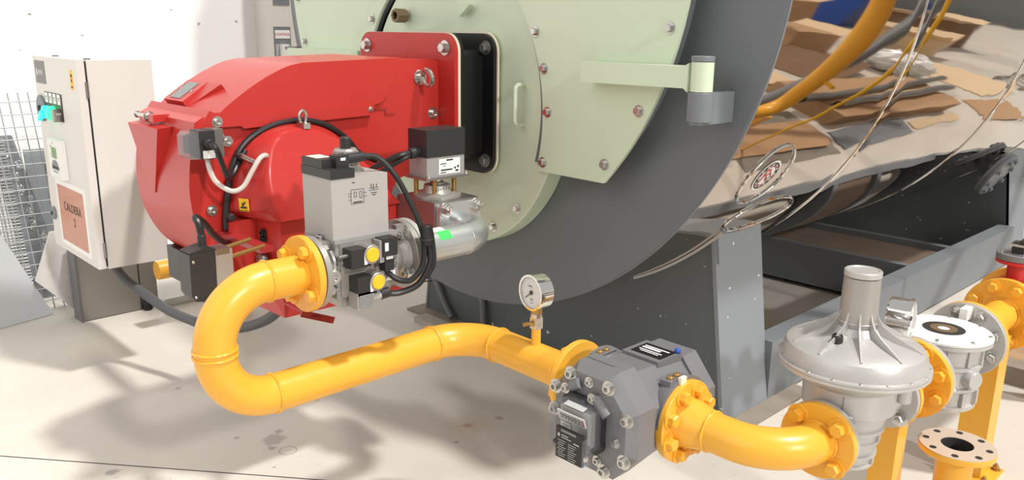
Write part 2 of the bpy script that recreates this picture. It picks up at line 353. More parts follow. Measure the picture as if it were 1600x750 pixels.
# door ring that carries the green doors
ZB = 1.295; XD, RD = -2.735, .600
def arc(cx, cz, r, a0, a1, n=40): return [(cx+r*math.cos(math.radians(a0+(a1-a0)*i/n)), cz+r*math.sin(math.radians(a0+(a1-a0)*i/n))) for i in range(n+1)]
IRC = (-2.9126, 1.2795, .718)
def door_poly(side, Ro, Ri):
    # outer arc about the boiler axis, inner arc about the burner axis, straight lower edge
    if side > 0:
        o = arc(XC, ZC, Ro, 75, -43.5); i = arc(IRC[0], IRC[1], IRC[2], -16.5, 62)
    else:
        o = arc(XC, ZC, Ro, 110, 215); i = arc(-2.78, 1.30, Ri, 190, 110)
    return o+i
for side in (1, -1):
    pol = door_poly(side, 1.216 if side > 0 else 1.262, .594)
    k_ = .962 if side > 0 else 1.038
    rim = [(XC+(x-XC)*k_, ZC+(z-ZC)*k_) for x, z in pol]
    MB().prism(rim, 'y', YD+.013, YP+.004, .002).build('door_rim', DGR if side > 0 else MGR, boiler)
    d = MB().prism(pol, 'y', YD, YD+.014, .003).build('side_door', GRN, boiler)
    def dp(r, deg, c=(XC, ZC)): return (c[0]+r*math.cos(math.radians(deg)), YD, c[1]+r*math.sin(math.radians(deg)))
    if side > 0:
        for deg in (50, 20, 4, -14.5, -29, -41): bolt(d, dp(1.216-.045, deg), (0, -1, 0), .024)
        for deg in (57, 41, 25.5, 14.5, 2, -13): bolt(d, dp(IRC[2]+.026, deg, IRC[:2]), (0, -1, 0), .024)
        # hinge arm, knuckle and welded bracket
        HX, HY = -1.468, YD-.045
        MB().prism([(-1.945, 1.432), (-1.945, 1.502), (-1.515, 1.502), (-1.50, 1.512), (-1.50, 1.422), (-1.515, 1.434)], 'y', YD-.075, YD-.002, .003).build('hinge_arm', GRN, boiler)
        MB().cyl((HX, HY, 1.424), (HX, HY, 1.516), .035, n=32, c=.002).build('hinge_knuckle', GRN, boiler)
        MB().cyl((HX, HY, 1.517), (HX, HY, 1.534), .036, n=32, c=.002).build('hinge_pin', MGR, boiler)
        hb = MB().cyl((HX, HY, 1.332), (HX, HY, 1.423), .040, n=32, c=.002)
        hb.prism([(HX-.01, HY-.038), (HX+.012, HY-.030), (HX+.024, HY-.030), (HX+.024, YP), (HX-.01, YP)], 'z', 1.324, 1.423, .003); hb.build('hinge_bracket', MGR, boiler)
    else:
        for deg in (176, 187.5, 198): bolt(d, dp(1.215, deg), (0, -1, 0), .024)
        for deg in (132, 147, 160): bolt(d, dp(.645, deg, (XC, ZB)), (0, -1, 0), .024)
        MB().box(-4.02, -3.42, YD-.05, YD-.002, 1.44, 1.50, .003).build('hinge_arm', GRN, boiler)
        MB().box(-4.10, -4.0, YD-.02, YD+.05, 1.49, 1.505, .002).build('hinge_lug', DGR, boiler)
# burner door: round green disc; a black strip paints the shade in its upper left gap
MB().lathe((XD, YD+.045, ZB), (0, 1, 0), [(.56, 0), (.70, 0), (.70, .03), (.56, .03)], 48, closed=True, a0=math.radians(-15), a1=math.radians(80)).build('gap_shade', BLK, boiler)
bd = MB().cyl((XD, YD+.018, ZB), (XD, YP, ZB), RD, n=112, c=.004).build('burner_door', GRN, boiler)
hp = [(-2.315, YD+.02, 1.400), (-2.315, YD-.03, 1.400), (-2.315, YD-.03, 1.245), (-2.315, YD+.02, 1.245)]
MB().tube(fillet(hp, .02, 6), .0085, 12).build('handle', GRN, bd)
for deg in (-45, -63, -82, -100, -120, -141, 138): 
    bolt(bd, (XD+.555*math.cos(math.radians(deg)), YD+.018, ZB+.555*math.sin(math.radians(deg))), (0, -1, 0), .024)
MB().lathe((-3.06, YD+.004, 1.66), (0, -1, 0), [(0, 0), (.03, 0), (.03, .055), (.018, .055), (.018, .03), (0, .03)], 8).build('sight_plug', BRZ, bd)
MB().prism([(-2.72, 1.70), (-2.60, 1.70), (-2.66, 1.655)], 'y', YD-.02, YD+.004).build('lifting_lug', GRN, bd)
# supports and skid
zt = lambda x: circ_z(x)+.02
XR, XL = -1.66, -3.68; Z0 = .0135; YS = 2.842
LT = .109/.82                                   # how far the legs lean inwards per metre of height
def cradle(y0, y1):
    xr, xl = XR-.001-LT*.80, XL+.001+LT*.80
    xs = [xl+(xr-xl)*i/40 for i in range(41)]
    return MB().prism([(XL+.004, Z0), (XR-.004, Z0)]+[(x, zt(x)) for x in reversed(xs)], 'y', y0, y1).build('support_panel', CHG, boiler)
cradle(YS+.003, YS+.025); cradle(6.62, 6.65)
for ya in (YS, 6.62):
    for x in (XR, XL):
        q = -1 if x == XR else 1; zq = .86
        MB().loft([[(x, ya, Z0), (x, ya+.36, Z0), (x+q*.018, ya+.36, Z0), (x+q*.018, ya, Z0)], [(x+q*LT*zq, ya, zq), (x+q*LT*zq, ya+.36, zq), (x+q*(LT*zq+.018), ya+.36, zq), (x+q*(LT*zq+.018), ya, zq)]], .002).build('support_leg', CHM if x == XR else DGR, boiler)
# pale edge of the insulation showing above the front support
MB().lathe((XC, YS-.012, ZC), (0, 1, 0), [(RB-.004, 0), (RB+.007, 0), (RB+.007, .008), (RB-.004, .008)], 24, closed=True, a0=math.radians(180+46), a1=math.radians(180+66)).build('cladding_edge', ALW, boiler)
for x in (XR, XL):
    s_ = -1 if x == XR else 1
    r_ = MB().box(min(x, x+s_*.1), max(x, x+s_*.1), YS+.361, 6.62, .012, .285, .004).build('skid_rail', MGR, boiler)
for y0 in (4.95, 5.60): MB().box(XL+.1, XR-.1, y0, y0+.06, .03, .283, .003).build('cross_beam', DGR, boiler)
MB().box(XL+.12, XR-.12, 5.01, 5.60, .22, .245).build('deck_plate', DKB, boiler)
# inspection hatch and maker's badge on the cladding
def on_shell(s, yy, h=.0): a = s/RB; return V((XC+(RB-.006+h)*math.cos(a), yy, ZC+(RB-.006+h)*math.sin(a)))
hs, hy = -.862, 2.752
def shell_ring(s0, y0, rs, ry, r, name, m, par, tilt=0):
    pts = [on_shell(s0+rs*math.cos(t), y0+ry*math.sin(t), .003) for t in [2*math.pi*i/48 for i in range(49)]]
    return MB().tube(pts, r, 8, cap=False).build(name, m, par)
def shell_disc(s0, y0, r0, r1, h, name, m, par, a0=0, a1=360, n=40):
    b = MB()
    A = [[b.bm.verts.new(on_shell(s0+rr*math.cos(math.radians(a0+(a1-a0)*i/n)), y0+rr*math.sin(math.radians(a0+(a1-a0)*i/n)), h)) for rr in (r0, r1)] for i in range(n+1)]
    for p, q in zip(A, A[1:]): b.bm.faces.new((p[0], p[1], q[1], q[0]))
    return b.build(name, m, par)
hatch = shell_ring(hs, hy, .14, .14, .005, 'inspection_hatch', CHR, boiler)
for k in range(8):
    p = on_shell(hs+.14*math.cos(k*math.pi/4+.3), hy+.14*math.sin(k*math.pi/4+.3), .004); n_ = V((p.x-XC, 0, p.z-ZC)); bolt(hatch, p, n_, .012, STL, 'dome', name='rivet')
bdg = shell_disc(hs, hy, .001, .072, .002, 'maker_badge', PAP, boiler)
shell_disc(hs, hy, .058, .063, .0035, 'badge_ring', INK, bdg); shell_disc(hs, hy, .044, .047, .0035, 'badge_ring', INK, bdg)
for a0 in range(0, 360, 30): shell_disc(hs, hy, .049, .056, .0038, 'badge_letters', VRED if a0 % 60 else INK, bdg, a0+4, a0+20, 5)
def badge_stroke(pts, wd, m):
    b = MB(); P = [(hs-u, hy+v) for u, v in pts]; L = []
    for i, p in enumerate(P):
        a, c = P[max(i-1, 0)], P[min(i+1, len(P)-1)]; dx, dy = c[0]-a[0], c[1]-a[1]; l = math.hypot(dx, dy) or 1
        L.append([b.bm.verts.new(on_shell(p[0]+s_*dy/l*wd, p[1]-s_*dx/l*wd, .004)) for s_ in (-1, 1)])
    for p, q in zip(L, L[1:]): b.bm.faces.new((p[0], p[1], q[1], q[0]))
    return b.build('badge_emblem', m, bdg)
badge_stroke([(.03, -.03), (0, -.022), (-.03, -.026)], .004, VRED); badge_stroke([(-.028, -.024), (-.03, 0), (-.012, .012), (-.004, -.02)], .004, VRED)
badge_stroke([(-.002, -.004), (.03, .02)], .004, VRED); badge_stroke([(-.012, .014), (.006, .03), (.024, .02), (.012, .002)], .0035, BRZ)
hatch2 = shell_ring(-1.13, 3.02, .10, .24, .005, 'lower_hatch', CHR, boiler)
# drain nozzles with flanges under the far end
NA = V((.84, -.02, -.54)).normalized()
for P0 in ((-1.78, 6.36, .70),):
    P0 = V(P0); MB().cyl(P0-NA*.35, P0, .055).build('drain_nozzle', DGR, boiler)
    flange(boiler, P0, NA, .17, .025, .04, 8, MGR, .03, MGR, side=-1, name='nozzle_flange')
    bf = MB().cyl(P0+NA*.027, P0+NA*.05, .17, n=48, c=.002).build('blank_flange', MGR, boiler)
    A_, B_, _ = basis(NA)
    for k in range(8): a_ = math.pi/8+k*math.pi/4; bolt(bf, P0+NA*.05+(A_*math.cos(a_)+B_*math.sin(a_))*.133, NA, .03, MGR)
# cable clipped to the front support
cable('conduit_tail', [(-3.58, 2.825, .235), (-3.52, 2.82, .17), (-3.47, 2.815, .10), (-3.40, 2.81, .03)], .018, DGR, boiler)
cable('conduit_tail', [(-3.18, 2.825, .24), (-3.15, 2.82, .17), (-3.14, 2.815, .09), (-3.13, 2.81, .03)], .018, DGR, boiler)
cable('loose_wire', [(-3.56, 2.82, .21), (-3.66, 2.75, .185), (-3.74, 2.67, .155)], .004, RUB, boiler)
tb = MB().box(-3.74, -1.57, 2.75, 3.45, .0, .0125, .003); tag(tb.build('timber_bearer', TIM), 'weathered timber board under the front foot of the boiler', 'board')
pl = MB().box(-3.55, -1.66, 2.66, 2.748, 0, .03, .006); tag(pl.build('concrete_plinth', CON), 'rough low concrete kerb on the floor in front of the boiler support', 'plinth')
# ================================================================== BURNER
bn = thing('burner', 'large red gas burner bolted to the green boiler door', 'burner', (-2.78, 1.5, .66))
XF, XN = -3.0, -2.55
hpoly = [(2.045, 1.492), (1.80, 1.492), (1.74, 1.33), (1.10, 1.325), (1.072, 1.31), (1.058, 1.25), (1.045, 1.17), (1.038, 1.09), (1.047, 1.0), (1.070, .93), (1.11, .86), (1.17, .80), (1.25, .745), (1.36, .71), (1.48, .71), (1.58, .74), (1.67, .80), (1.74, .88), (1.80, .97), (1.86, 1.05), (2.045, 1.06)]
_f = smooth([(0, *p) for p in hpoly[5:]], 4); hpoly = hpoly[:5]+[(p.y, p.z) for p in _f]
hs_ = MB().prism(hpoly, 'x', XF, XN, .012, 3).build('housing', RED, bn)
cp = [(1.752, 1.335), (1.775, 1.345), (1.80, 1.375), (1.85, 1.478), (1.857, 1.500), (1.45, 1.488), (1.405, 1.480), (1.36, 1.464), (1.31, 1.441), (1.26, 1.413), (1.21, 1.381), (1.165, 1.349), (1.132, 1.320)]
cp = cp[:5]+[(p.y, p.z) for p in smooth([(0, *p) for p in cp[5:]], 3)]
cv = MB().prism(cp, 'x', XF-.014, XN+.014, .009, 3).build('top_cover', RED, bn)
MB().prism([(1.085, 1.292), (1.215, 1.292), (1.225, 1.283), (1.72, 1.297), (1.735, 1.335), (1.12, 1.338)], 'x', XN-.01, XN+.020, .004).build('cover_skirt', RED, bn)
lip = MB().loft([[(x, yy, z) for x, yy, z in ((XF-.012, yy, z), (XN+.012, yy, z), (XN+.012, yy2, z2), (XF-.012, yy2, z2))] for yy, z, yy2, z2 in ((1.075, 1.288, 1.085, 1.283), (1.118, 1.345, 1.14, 1.335))], .003).build('cover_lip', RED, bn)
for x in (-2.94, -2.70): bolt(lip, (x, 1.093, 1.312), (0, -.75, .6), .012, STL, 'dome', name='rivet')
MB().tube([(-2.955, 1.045, 1.306), (-2.83, 1.045, 1.306)], .0075, 12).build('latch_bolt', STL, bn)
bolt(bn, (-2.852, 1.045, 1.306), (1, 0, 0), .022, STL, 'hex'); bolt(bn, (-2.955, 1.045, 1.306), (-1, 0, 0), .014, STL, 'hex')
MB().box(-2.815, -2.775, 1.03, 1.085, 1.294, 1.318, .004).build('latch_lug', RED, bn)
# raised wedge pressed into the front
MB().loft([[(-2.96, 1.06, 1.285), (-2.70, 1.06, 1.285), (-2.70, 1.012, 1.280), (-2.96, 1.012, 1.280)], [(-2.865, 1.046, 1.05), (-2.835, 1.046, 1.05), (-2.835, 1.036, 1.05), (-2.865, 1.036, 1.05)]], .008, 3).build('front_rib', RED, bn)
# window in the cover
sl = V((0, .175, .118)).normalized(); nn = V((0, -.118, .175)).normalized()
wc = V((-2.875, 1.198, 1.367))
fr = MB().obox(wc+nn*.012, (1, 0, 0), sl, .16, .11, .022, .008).build('display_frame', RED, bn)
MB().obox(wc+nn*.024+V((-.005, 0, 0)), (1, 0, 0), sl, .082, .086, .003, .001).build('display_window', SCR, fr)
for dx, dy in ((-.066, .03), (-.066, 0), (-.066, -.03), (.056, 0)): bolt(fr, wc+nn*.024+V((dx, 0, 0))+sl*dy, nn, .010, STL, 'dome', name='rivet')
MB().loft([[wc+V((.08, 0, 0))+sl*.055-nn*.01, wc+V((.19, 0, 0))+sl*.055-nn*.01, wc+V((.11, 0, 0))-sl*.055-nn*.01, wc+V((.08, 0, 0))-sl*.055-nn*.01], [wc+V((.08, 0, 0))+sl*.055+nn*.022, wc+V((.185, 0, 0))+sl*.055+nn*.022, wc+V((.10, 0, 0))-sl*.045+nn*.003, wc+V((.08, 0, 0))-sl*.05+nn*.003]], .003).build('display_hood', RED, bn)
bolt(bn, (XN+.020, 1.137, 1.310), (1, 0, 0), .020, STL, 'sock'); bolt(bn, (XN+.020, 1.715, 1.318), (1, 0, 0), .016, STL, 'dome')
MB().prism([(1.725, 1.318), (1.80, 1.318), (1.80, 1.298), (1.835, 1.298), (1.835, 1.292), (1.79, 1.292), (1.79, 1.312), (1.725, 1.312)], 'x', XN-.004, XN+.003).build('cover_clip', DRED, bn)
# mounting flange, gasket, black spacer
def plate_xz(name, m, y0, y1, cx=XC+.0, w_=.63, h=.56, r=.07, cz=1.31, b=.003): return MB().prism(rrect(w_, h, r, 8, cx, cz), 'y', y0, y1, b).build(name, m, bn)
mf = plate_xz('mounting_flange', RED, 2.045, 2.062)
for dx in (-.26, .26):
    for dz in (-.225, .225): bolt(mf, (XC+dx, 2.045, 1.31+dz), (0, -1, 0), .034, STL, 'hex', ph=.4)
plate_xz('gasket', CRM, 2.062, 2.074, w_=.632, h=.562)
sp = plate_xz('spacer_flange', BLK, 2.074, 2.090)
MB().prism(rrect(.50, .43, .03, 5, XC, 1.31), 'y', 2.09, 2.25, .003).build('spacer_body', BLK, bn)
s2 = plate_xz('spacer_flange', BLK, 2.245, 2.266)
for dx in (-.27, .27):
    for dz in (-.225, .225): bolt(s2, (XC+dx, 2.245, 1.31+dz), (0, -1, 0), .032, BST, 'hex')
plate_xz('door_seal', CRM, 2.262, 2.269, w_=.645, h=.575, r=.08)
# eye bolt on the side of the duct
def eye(par, p, ax, upv, R=.022, r=.0075, name='eye_bolt', sx=1.0):
    p = V(p); ax = V(ax).normalized(); b = MB().cyl(p-ax*.003, p+ax*.006, R*.95, n=24, c=.001); b.cyl(p+ax*.006, p+ax*.022, R*.55, n=20)
    side = V(upv).cross(ax).normalized(); c = p+ax*(.018+R*sx)
    pts = [c+ax*(R*sx*math.cos(t))+side*(R*math.sin(t)) for t in [2*math.pi*i/28 for i in range(29)]]
    b.tube(pts, r, 10, cap=False); return b.build(name, STL, par)
eye(bn, (XN, 1.955, 1.425), (1, 0, 0), (0, 1, .15), .030, .009)
bolt(bn, (XN, 2.018, 1.285), (1, 0, 0), .028, STL, 'sock')
# air inlet housing
IY, IZ, IR, XI = 1.462, 1.0, .268, -2.38
def arch(r, zb, n=44, cy=IY, cz=IZ+.02):
    top = [(cy+r*math.cos(math.pi*i/n), cz+r*1.02*math.sin(math.pi*i/n)) for i in range(n+1)]
    return top+[(cy-r, zb), (cy+r, zb)]
flp = arch(IR+.055, .80)
BA = [(1.14, .90), (1.137, .96), (1.14, 1.018), (1.151, 1.08), (1.165, 1.142), (1.193, 1.212), (1.228, 1.245), (1.275, 1.272), (1.32, 1.287), (1.37, 1.296), (1.442, 1.298), (1.50, 1.285), (1.542, 1.266), (1.60, 1.225), (1.65, 1.17), (1.70, 1.10), (1.76, 1.02), (1.78, .90)]
MB().prism([((y_-1.45)*1.035+1.45, (z_-1.05)*1.03+1.05) for y_, z_ in BA], 'x', XN, XN+.006, .002).build('inlet_rim', RED, bn)
FA = [(1.254, .995), (1.252, 1.005), (1.242, 1.033), (1.232, 1.088), (1.233, 1.13), (1.240, 1.166), (1.261, 1.224), (1.283, 1.25), (1.308, 1.267), (1.34, 1.276), (1.375, 1.279), (1.448, 1.266), (1.495, 1.244), (1.538, 1.218), (1.612, 1.14), (1.663, 1.068), (1.711, 1.01), (1.735, .995)]
def res(pl, n=60):
    P = [V((p[0], p[1], 0)) for p in pl]; L = [0]
    for p, q in zip(P, P[1:]): L.append(L[-1]+(q-p).length)
    out = []
    for i in range(n+1):
        d = L[-1]*i/n; j = max(k for k in range(len(L)) if L[k] <= d+1e-9); j = min(j, len(P)-2); f = (d-L[j])/(L[j+1]-L[j]); out.append(P[j]+(P[j+1]-P[j])*f)
    return [(p.x, p.y) for p in out]
BB = res([(1.185, .995)]+[(y_, z_) for y_, z_ in BA if z_ > 1.0]+[(1.765, .995)]); FB = res(FA)
fx = lambda z: -2.365-.28*(z-1.0)
ri = []
for k, f_ in ((0, 0), (.35, 0), (.80, 0), (.93, .0), (.985, .015), (1.0, .05)):
    R_ = []
    for (y1, z1), (y2, z2) in zip(BB, FB):
        yy, zz = y1+(y2-y1)*min(1, k), z1+(z2-z1)*min(1, k); x = XN+(fx(zz)-XN)*k
        yy += (1.47-yy)*f_; zz += (1.08-zz)*f_*.8
        R_.append((x, yy, max(zz, .995)))
    ri.append(R_)
inl = MB().loft(ri).build('inlet_hood', RED, bn, sharp=.7)
# lower box under the hood
MB().loft([[(-2.70, 1.20, .996), (-2.385, 1.256, .996), (-2.385, 1.735, .996), (-2.70, 1.76, .996)], [(-2.70, 1.245, .663), (-2.392, 1.258, .663), (-2.392, 1.755, .660), (-2.70, 1.76, .660)]], .005, 3).build('inlet_box', RED, bn)
MB().prism([(1.135, .93), (1.19, .80), (1.25, .72), (1.30, .70), (1.30, .99), (1.14, .99)], 'x', -2.64, -2.50, .004).build('lower_skirt', RED, bn)
MB().obox((-2.20, 1.27, .715), (0, .11, -.048), (0, .05, .05), .125, .022, .004, .001).build('red_tab', DRED, bn)
MB().obox((-2.29, 1.262, .716), (1, 0, 0), (0, 1, -.4), .20, .03, .005, .001).build('tab_arm', DRED, bn)
MB().obox((-2.474, 1.180, 1.045), (1, .545, 0), (0, -.05, 1), .036, .042, .002).build('warning_sticker', YST, bn)
marks(bn, (-2.4733, 1.1787, 1.045), (1, .545, 0), (0, -.05, 1), [(-.012, .012, -.008, .006), (-.006, .002, .002, .010), (.002, .008, .008, .006), (-.018, .018, -.018, .002)], INK, 'sticker_marks')
for dy, dz in ((0, 0), (-.004, -.02)): bolt(bn, (-2.468, 1.236, .945+dz), (.2, -1, 0), .016, BLP, 'sock')
MB().cyl((-2.455, 1.232, .855), (-2.455, 1.212, .855), .026, n=28, c=.003).build('test_port', BST, bn)
for dx, dz in ((-.012, .006), (.010, -.008)): bolt(bn, (-2.455+dx, 1.212, .855+dz), (0, -1, 0), .006, BLP, 'dome')
# lifting eye and cable over the hood
top_eye = V((-2.47, 1.405, 1.292))
b = MB().box(-2.495, -2.445, 1.393, 1.417, top_eye.z-.015, top_eye.z+.004, .003)
pts = [V((-2.47, 1.405, top_eye.z))+V((0, .014*math.sin(t)*(1 if math.cos(t) < 0 else .85), .02-.024*math.cos(t))) for t in [2*math.pi*i/28 for i in range(29)]]
b.tube(pts, .005, 10, cap=False); b.build('lifting_eye', STL, bn)
def hood_pt(deg, dr=.0, x=-2.52):
    c = V((1.45, 1.05)); d = V((math.cos(math.radians(deg)), math.sin(math.radians(deg)))); best = 0
    for p, q in zip(BA, BA[1:]):
        p, q = V(p)-c, V(q)-c; e = q-p; den = d.x*e.y-d.y*e.x
        if abs(den) > 1e-9:
            t = (p.x*e.y-p.y*e.x)/den; u = (p.x*d.y-p.y*d.x)/den
            if t > 0 and -.001 <= u <= 1.001: best = max(best, t)
    r = c+d*(best-.012+dr); return V((x, r.x, r.y))
arcp = [hood_pt(d, .012) for d in range(30, 196, 11)]
wire = [(-2.43, 1.60, 1.05)]
cable('cable', [V((-2.525, 1.73, 1.13))]+arcp+[V((-2.515, 1.155, .97)), V((-2.50, 1.14, .935)), V((-2.46, 1.10, .935)), V((-2.38, 1.03, .99)), V((-2.31, .975, 1.045)), V((-2.27, .935, 1.075)), V((-2.245, .932, 1.06)), V((-2.24, .935, 1.03))], .0105, RUB, bn, 5)
for d in (145, 184): 
    p = hood_pt(d, .05, XN+.006); bolt(bn, p, (1, 0, 0), .020, STL, 'sock'); 
for d in (150, 188):
    p = hood_pt(d, .008, -2.50); MB().cyl(p-V((.012, 0, 0)), p+V((.018, 0, 0)), .012, n=14, c=.002).build('cable_clip', BLP, bn)
MB().cyl(hood_pt(150, -.03, -2.47), hood_pt(150, .018, -2.47), .008, n=14).build('hose_barb', STL, bn)
# differential pressure switch in its clear case
MB().box(-2.505, -2.440, 1.082, 1.112, 1.212, 1.298, .008, 3).build('switch_base', BST, bn)
MB().box(-2.508, -2.437, 1.036, 1.084, 1.210, 1.296, .007, 3).build('switch_body', BLP, bn)
MB().loft([[(-2.506, 1.036, 1.212), (-2.440, 1.036, 1.212), (-2.440, 1.036, 1.294), (-2.506, 1.036, 1.294)], [(-2.506, 1.008, 1.212), (-2.440, 1.008, 1.212), (-2.440, 1.008, 1.294), (-2.506, 1.008, 1.294)], [(-2.496, .992, 1.224), (-2.450, .992, 1.224), (-2.450, .992, 1.284), (-2.496, .992, 1.284)]], .005, 3).build('switch_cover', FRO, bn)
MB().box(-2.495, -2.452, 1.008, 1.035, 1.228, 1.282, .004).build('switch_works', BLP, bn)
MB().obox((-2.4362, 1.062, 1.224), (0, 1, 0), (0, 0, 1), .038, .024, .001).build('switch_label', PAP, bn)
MB().cyl((-2.44, 1.055, 1.262), (-2.41, 1.055, 1.259), .013, n=18, c=.002).build('cable_gland', BLP, bn)
MB().box(-2.56, -2.47, 1.11, 1.116, 1.235, 1.275, .002).build('switch_bracket', STL, bn)
bolt(bn, (-2.46, 1.112, 1.27), (0, 1, 0), .016, STL, 'hex')
cable('cable', [(-2.415, 1.055, 1.26), (-2.395, 1.065, 1.248), (-2.405, 1.085, 1.20), (-2.43, 1.11, 1.155), (-2.475, 1.145, 1.14), (-2.505, 1.185, 1.175), (-2.51, 1.215, 1.215)], .009, RUB, bn)
cable('rubber_hose', [(-2.47, 1.07, 1.215), (-2.468, 1.072, 1.18), (-2.455, 1.085, 1.135), (-2.43, 1.12, 1.105), (-2.42, 1.155, 1.115), (-2.415, 1.185, 1.16), (-2.415, 1.215, 1.20), (-2.43, 1.245, 1.205), (-2.455, 1.262, 1.18)], .0080, HOS, bn)
# black air damper servo low on the left
sv = V((-2.26, .92, .905))
MB().prism([(.880, .985), (.878, .868), (.888, .850), (.925, .842), (.952, .862), (.955, .985)], 'x', -2.275, -2.20, .005, 3).build('damper_servo_case', BLP, bn)
MB().prism([(.884, .965), (.884, .990), (.94, 1.002), (.955, .99), (.955, .965)], 'x', -2.272, -2.206, .003).build('case_ridge', BLP, bn)
MB().box(-2.272, -2.203, .953, 1.006, .862, .985, .006, 3).build('damper_servo_base', ALU, bn)
MB().box(-2.25, -2.2025, .958, .998, .972, .990, .003).build('servo_top_rib', BST, bn)
for z in (.965, .862): bolt(bn, (-2.20, .890, z), (1, 0, 0), .007, STL, 'dome')
MB().cyl((-2.24, .935, .99), (-2.24, .935, 1.03), .012, n=18, c=.002).build('cable_gland', BLP, bn)
for x, y1, z in ((-2.215, 1.105, .958), (-2.265, 1.085, .972)): MB().cyl((x, 1.003, z), (x-.05, y1+.03, z), .0065, n=12).build('standoff_rod', BRS, bn)
MB().box(-2.62, -2.25, 1.115, 1.16, .94, .955, .002).build('servo_bracket', DRED, bn)
MB().box(-3.0, -2.72, 1.12, 1.5, .70, .82, .01).build('motor_foot', BLK, bn)
# ================================================================== CONTROL CABINET
cab = thing('control_cabinet', 'tall pale grey control cabinet with lit green lamp and orange notice', 'cabinet', (-4.15, 1.3, .53))
MB().box(-4.47, -3.85, 1.17, 1.445, .53, 1.455, .005).build('cabinet_body', CAB, cab)
MB().box(-4.46, -3.855, 1.158, 1.172, .54, 1.45, .002).build('door_seal', INK, cab)
dr = MB().box(-4.485, -3.845, 1.128, 1.160, .535, 1.458, .005).build('door', CAB, cab)
YF = 1.1275
RX, UZ = (1, 0, 0), (0, 0, 1)
dp_ = lambda x, z, dy=0: (x, YF-dy, z)
p_ = MB().obox(dp_(-4.385, 1.385), RX, UZ, .155, .105, .002).build('maker_plate', MTR, dr)
marks(cab, dp_(-4.385, 1.385, .0015), RX, UZ, [(-.055, -.042, 0, .035)]+[(-.03+.02*i, -.02+.02*i, 0, .022) for i in range(4)], PAP, 'plate_lettering')
MB().obox(dp_(-3.925, 1.37), RX, UZ, .038, .085, .001).build('warning_sticker', YST, dr)
marks(cab, dp_(-3.925, 1.37, .0008), RX, UZ, [(-.008, .010, .018, .012), (-.004, .008, -.002, .014), (-.012, .012, -.03, .006)], INK, 'sticker_marks')
MB().cyl(dp_(-4.415, 1.215), dp_(-4.415, 1.215, .012), .062, n=36, c=.003).build('main_switch', MGR, dr)
MB().cyl(dp_(-4.415, 1.215, .012), dp_(-4.415, 1.215, .02), .014, n=16).build('switch_centre', INK, dr)
MB().obox(dp_(-4.225, 1.235), RX, UZ, .25, .125, .006, .003).build('lamp_strip', BLP, dr)
for i in range(4): MB().obox(dp_(-4.32+.062*i, 1.272, .0035), RX, UZ, .042, .046, .002).build('lamp_label', PAP, dr)
for i in range(4): marks(cab, dp_(-4.32+.062*i, 1.272, .0045), RX, UZ, [(-.008, .008, .004, .005), (-.006, .006, -.006, .004)], INK, 'label_marks')
MB().lathe(dp_(-4.31, 1.205), (0, -1, 0), [(0, .03), (.026, .03), (.03, .024), (.03, 0)], 28).build('selector_switch', TLED, dr)
MB().obox(dp_(-4.31, 1.19, .038), (.8, 0, .5), (-.5, 0, .8), .075, .018, .018, .005).build('selector_handle', TLED, dr)
MB().lathe(dp_(-4.225, 1.205), (0, -1, 0), [(0, .04), (.02, .038), (.032, .026), (.034, 0)], 28).build('green_lamp', GLED, dr)
MB().lathe(dp_(-4.155, 1.200), (0, -1, 0), [(0, .03), (.026, .03), (.03, .024), (.03, 0)], 28).build('push_button', BST, dr)
rg = MB().box(-4.31, -4.13, YF-.028, YF, .905, 1.085, .006)
rg.build('regulator_unit', WHT, dr)
MB().obox((-4.215, YF-.0285, 1.025), RX, UZ, .072, .05, .001).build('lcd_screen', LCD, dr)
MB().prism([(-4.262, .945), (-4.168, .945), (-4.168, .965), (-4.185, .985), (-4.215, .992), (-4.245, .985), (-4.262, .965)], 'y', YF-.030, YF-.027).build('keypad', MGR, dr)
marks(cab, (-4.215, YF-.0305, .957), RX, UZ, [(-.04+.02*i, -.026+.02*i, 0, .010) for i in range(5)]+[(-.036, .036, -.022, .003)], INK, 'key_marks')
marks(cab, (-4.22, YF-.0285, 1.065), RX, UZ, [(-.006, .006, .006, .004), (-.05, -.03, -.012, .003)], INK, 'unit_marks')
sg = MB().obox(dp_(-4.145, .725), RX, UZ, .43, .32, .001).build('notice', PAP, dr)
MB().obox(dp_(-4.145, .725, .001), RX, UZ, .375, .275, .001).build('notice_sheet', ORG, dr)
text(cab, 'CALDERA', dp_(-4.13, .765, .0016), RX, UZ, .058, INK, 'notice_lettering'); text(cab, '2', dp_(-4.12, .700, .0016), RX, UZ, .055, INK, 'notice_numeral')
MB().cyl(dp_(-4.435, .70), dp_(-4.435, .70, .012), .032, n=28, c=.003).build('door_lock', MGR, dr)
MB().cyl(dp_(-4.435, .70, .012), dp_(-4.435, .70, .016), .010, n=14).build('key_slot', INK, dr)
for z in (.62, 1.33): MB().cyl((-3.847, 1.162, z-.035), (-3.847, 1.162, z+.035), .008, n=14).build('hinge', BST, cab)
for x in (-4.38, -3.93): MB().cyl((x, 1.2, 1.45), (x, 1.2, 1.462), .014, n=14).build('lifting_plug', MGR, cab)
MB().box(-3.86, -2.98, 1.36, 1.42, 1.08, 1.14, .004).build('mounting_arm', DGR, cab)
cd = MB().tube(smooth([(-4.0, 1.24, .545), (-4.0, 1.25, .483), (-3.95, 1.279, .425), (-3.85, 1.326, .369), (-3.72, 1.361, .328), (-3.6, 1.399, .307), (-3.42, 1.439, .305), (-3.25, 1.48, .335), (-3.08, 1.501, .40), (-2.95, 1.509, .474), (-2.80, 1.517, .60), (-2.74, 1.52, .67)]), .022, 14).build('conduit', GCB)
tag(cd, 'thick grey conduit drooping from the cabinet base up to the burner', 'conduit')
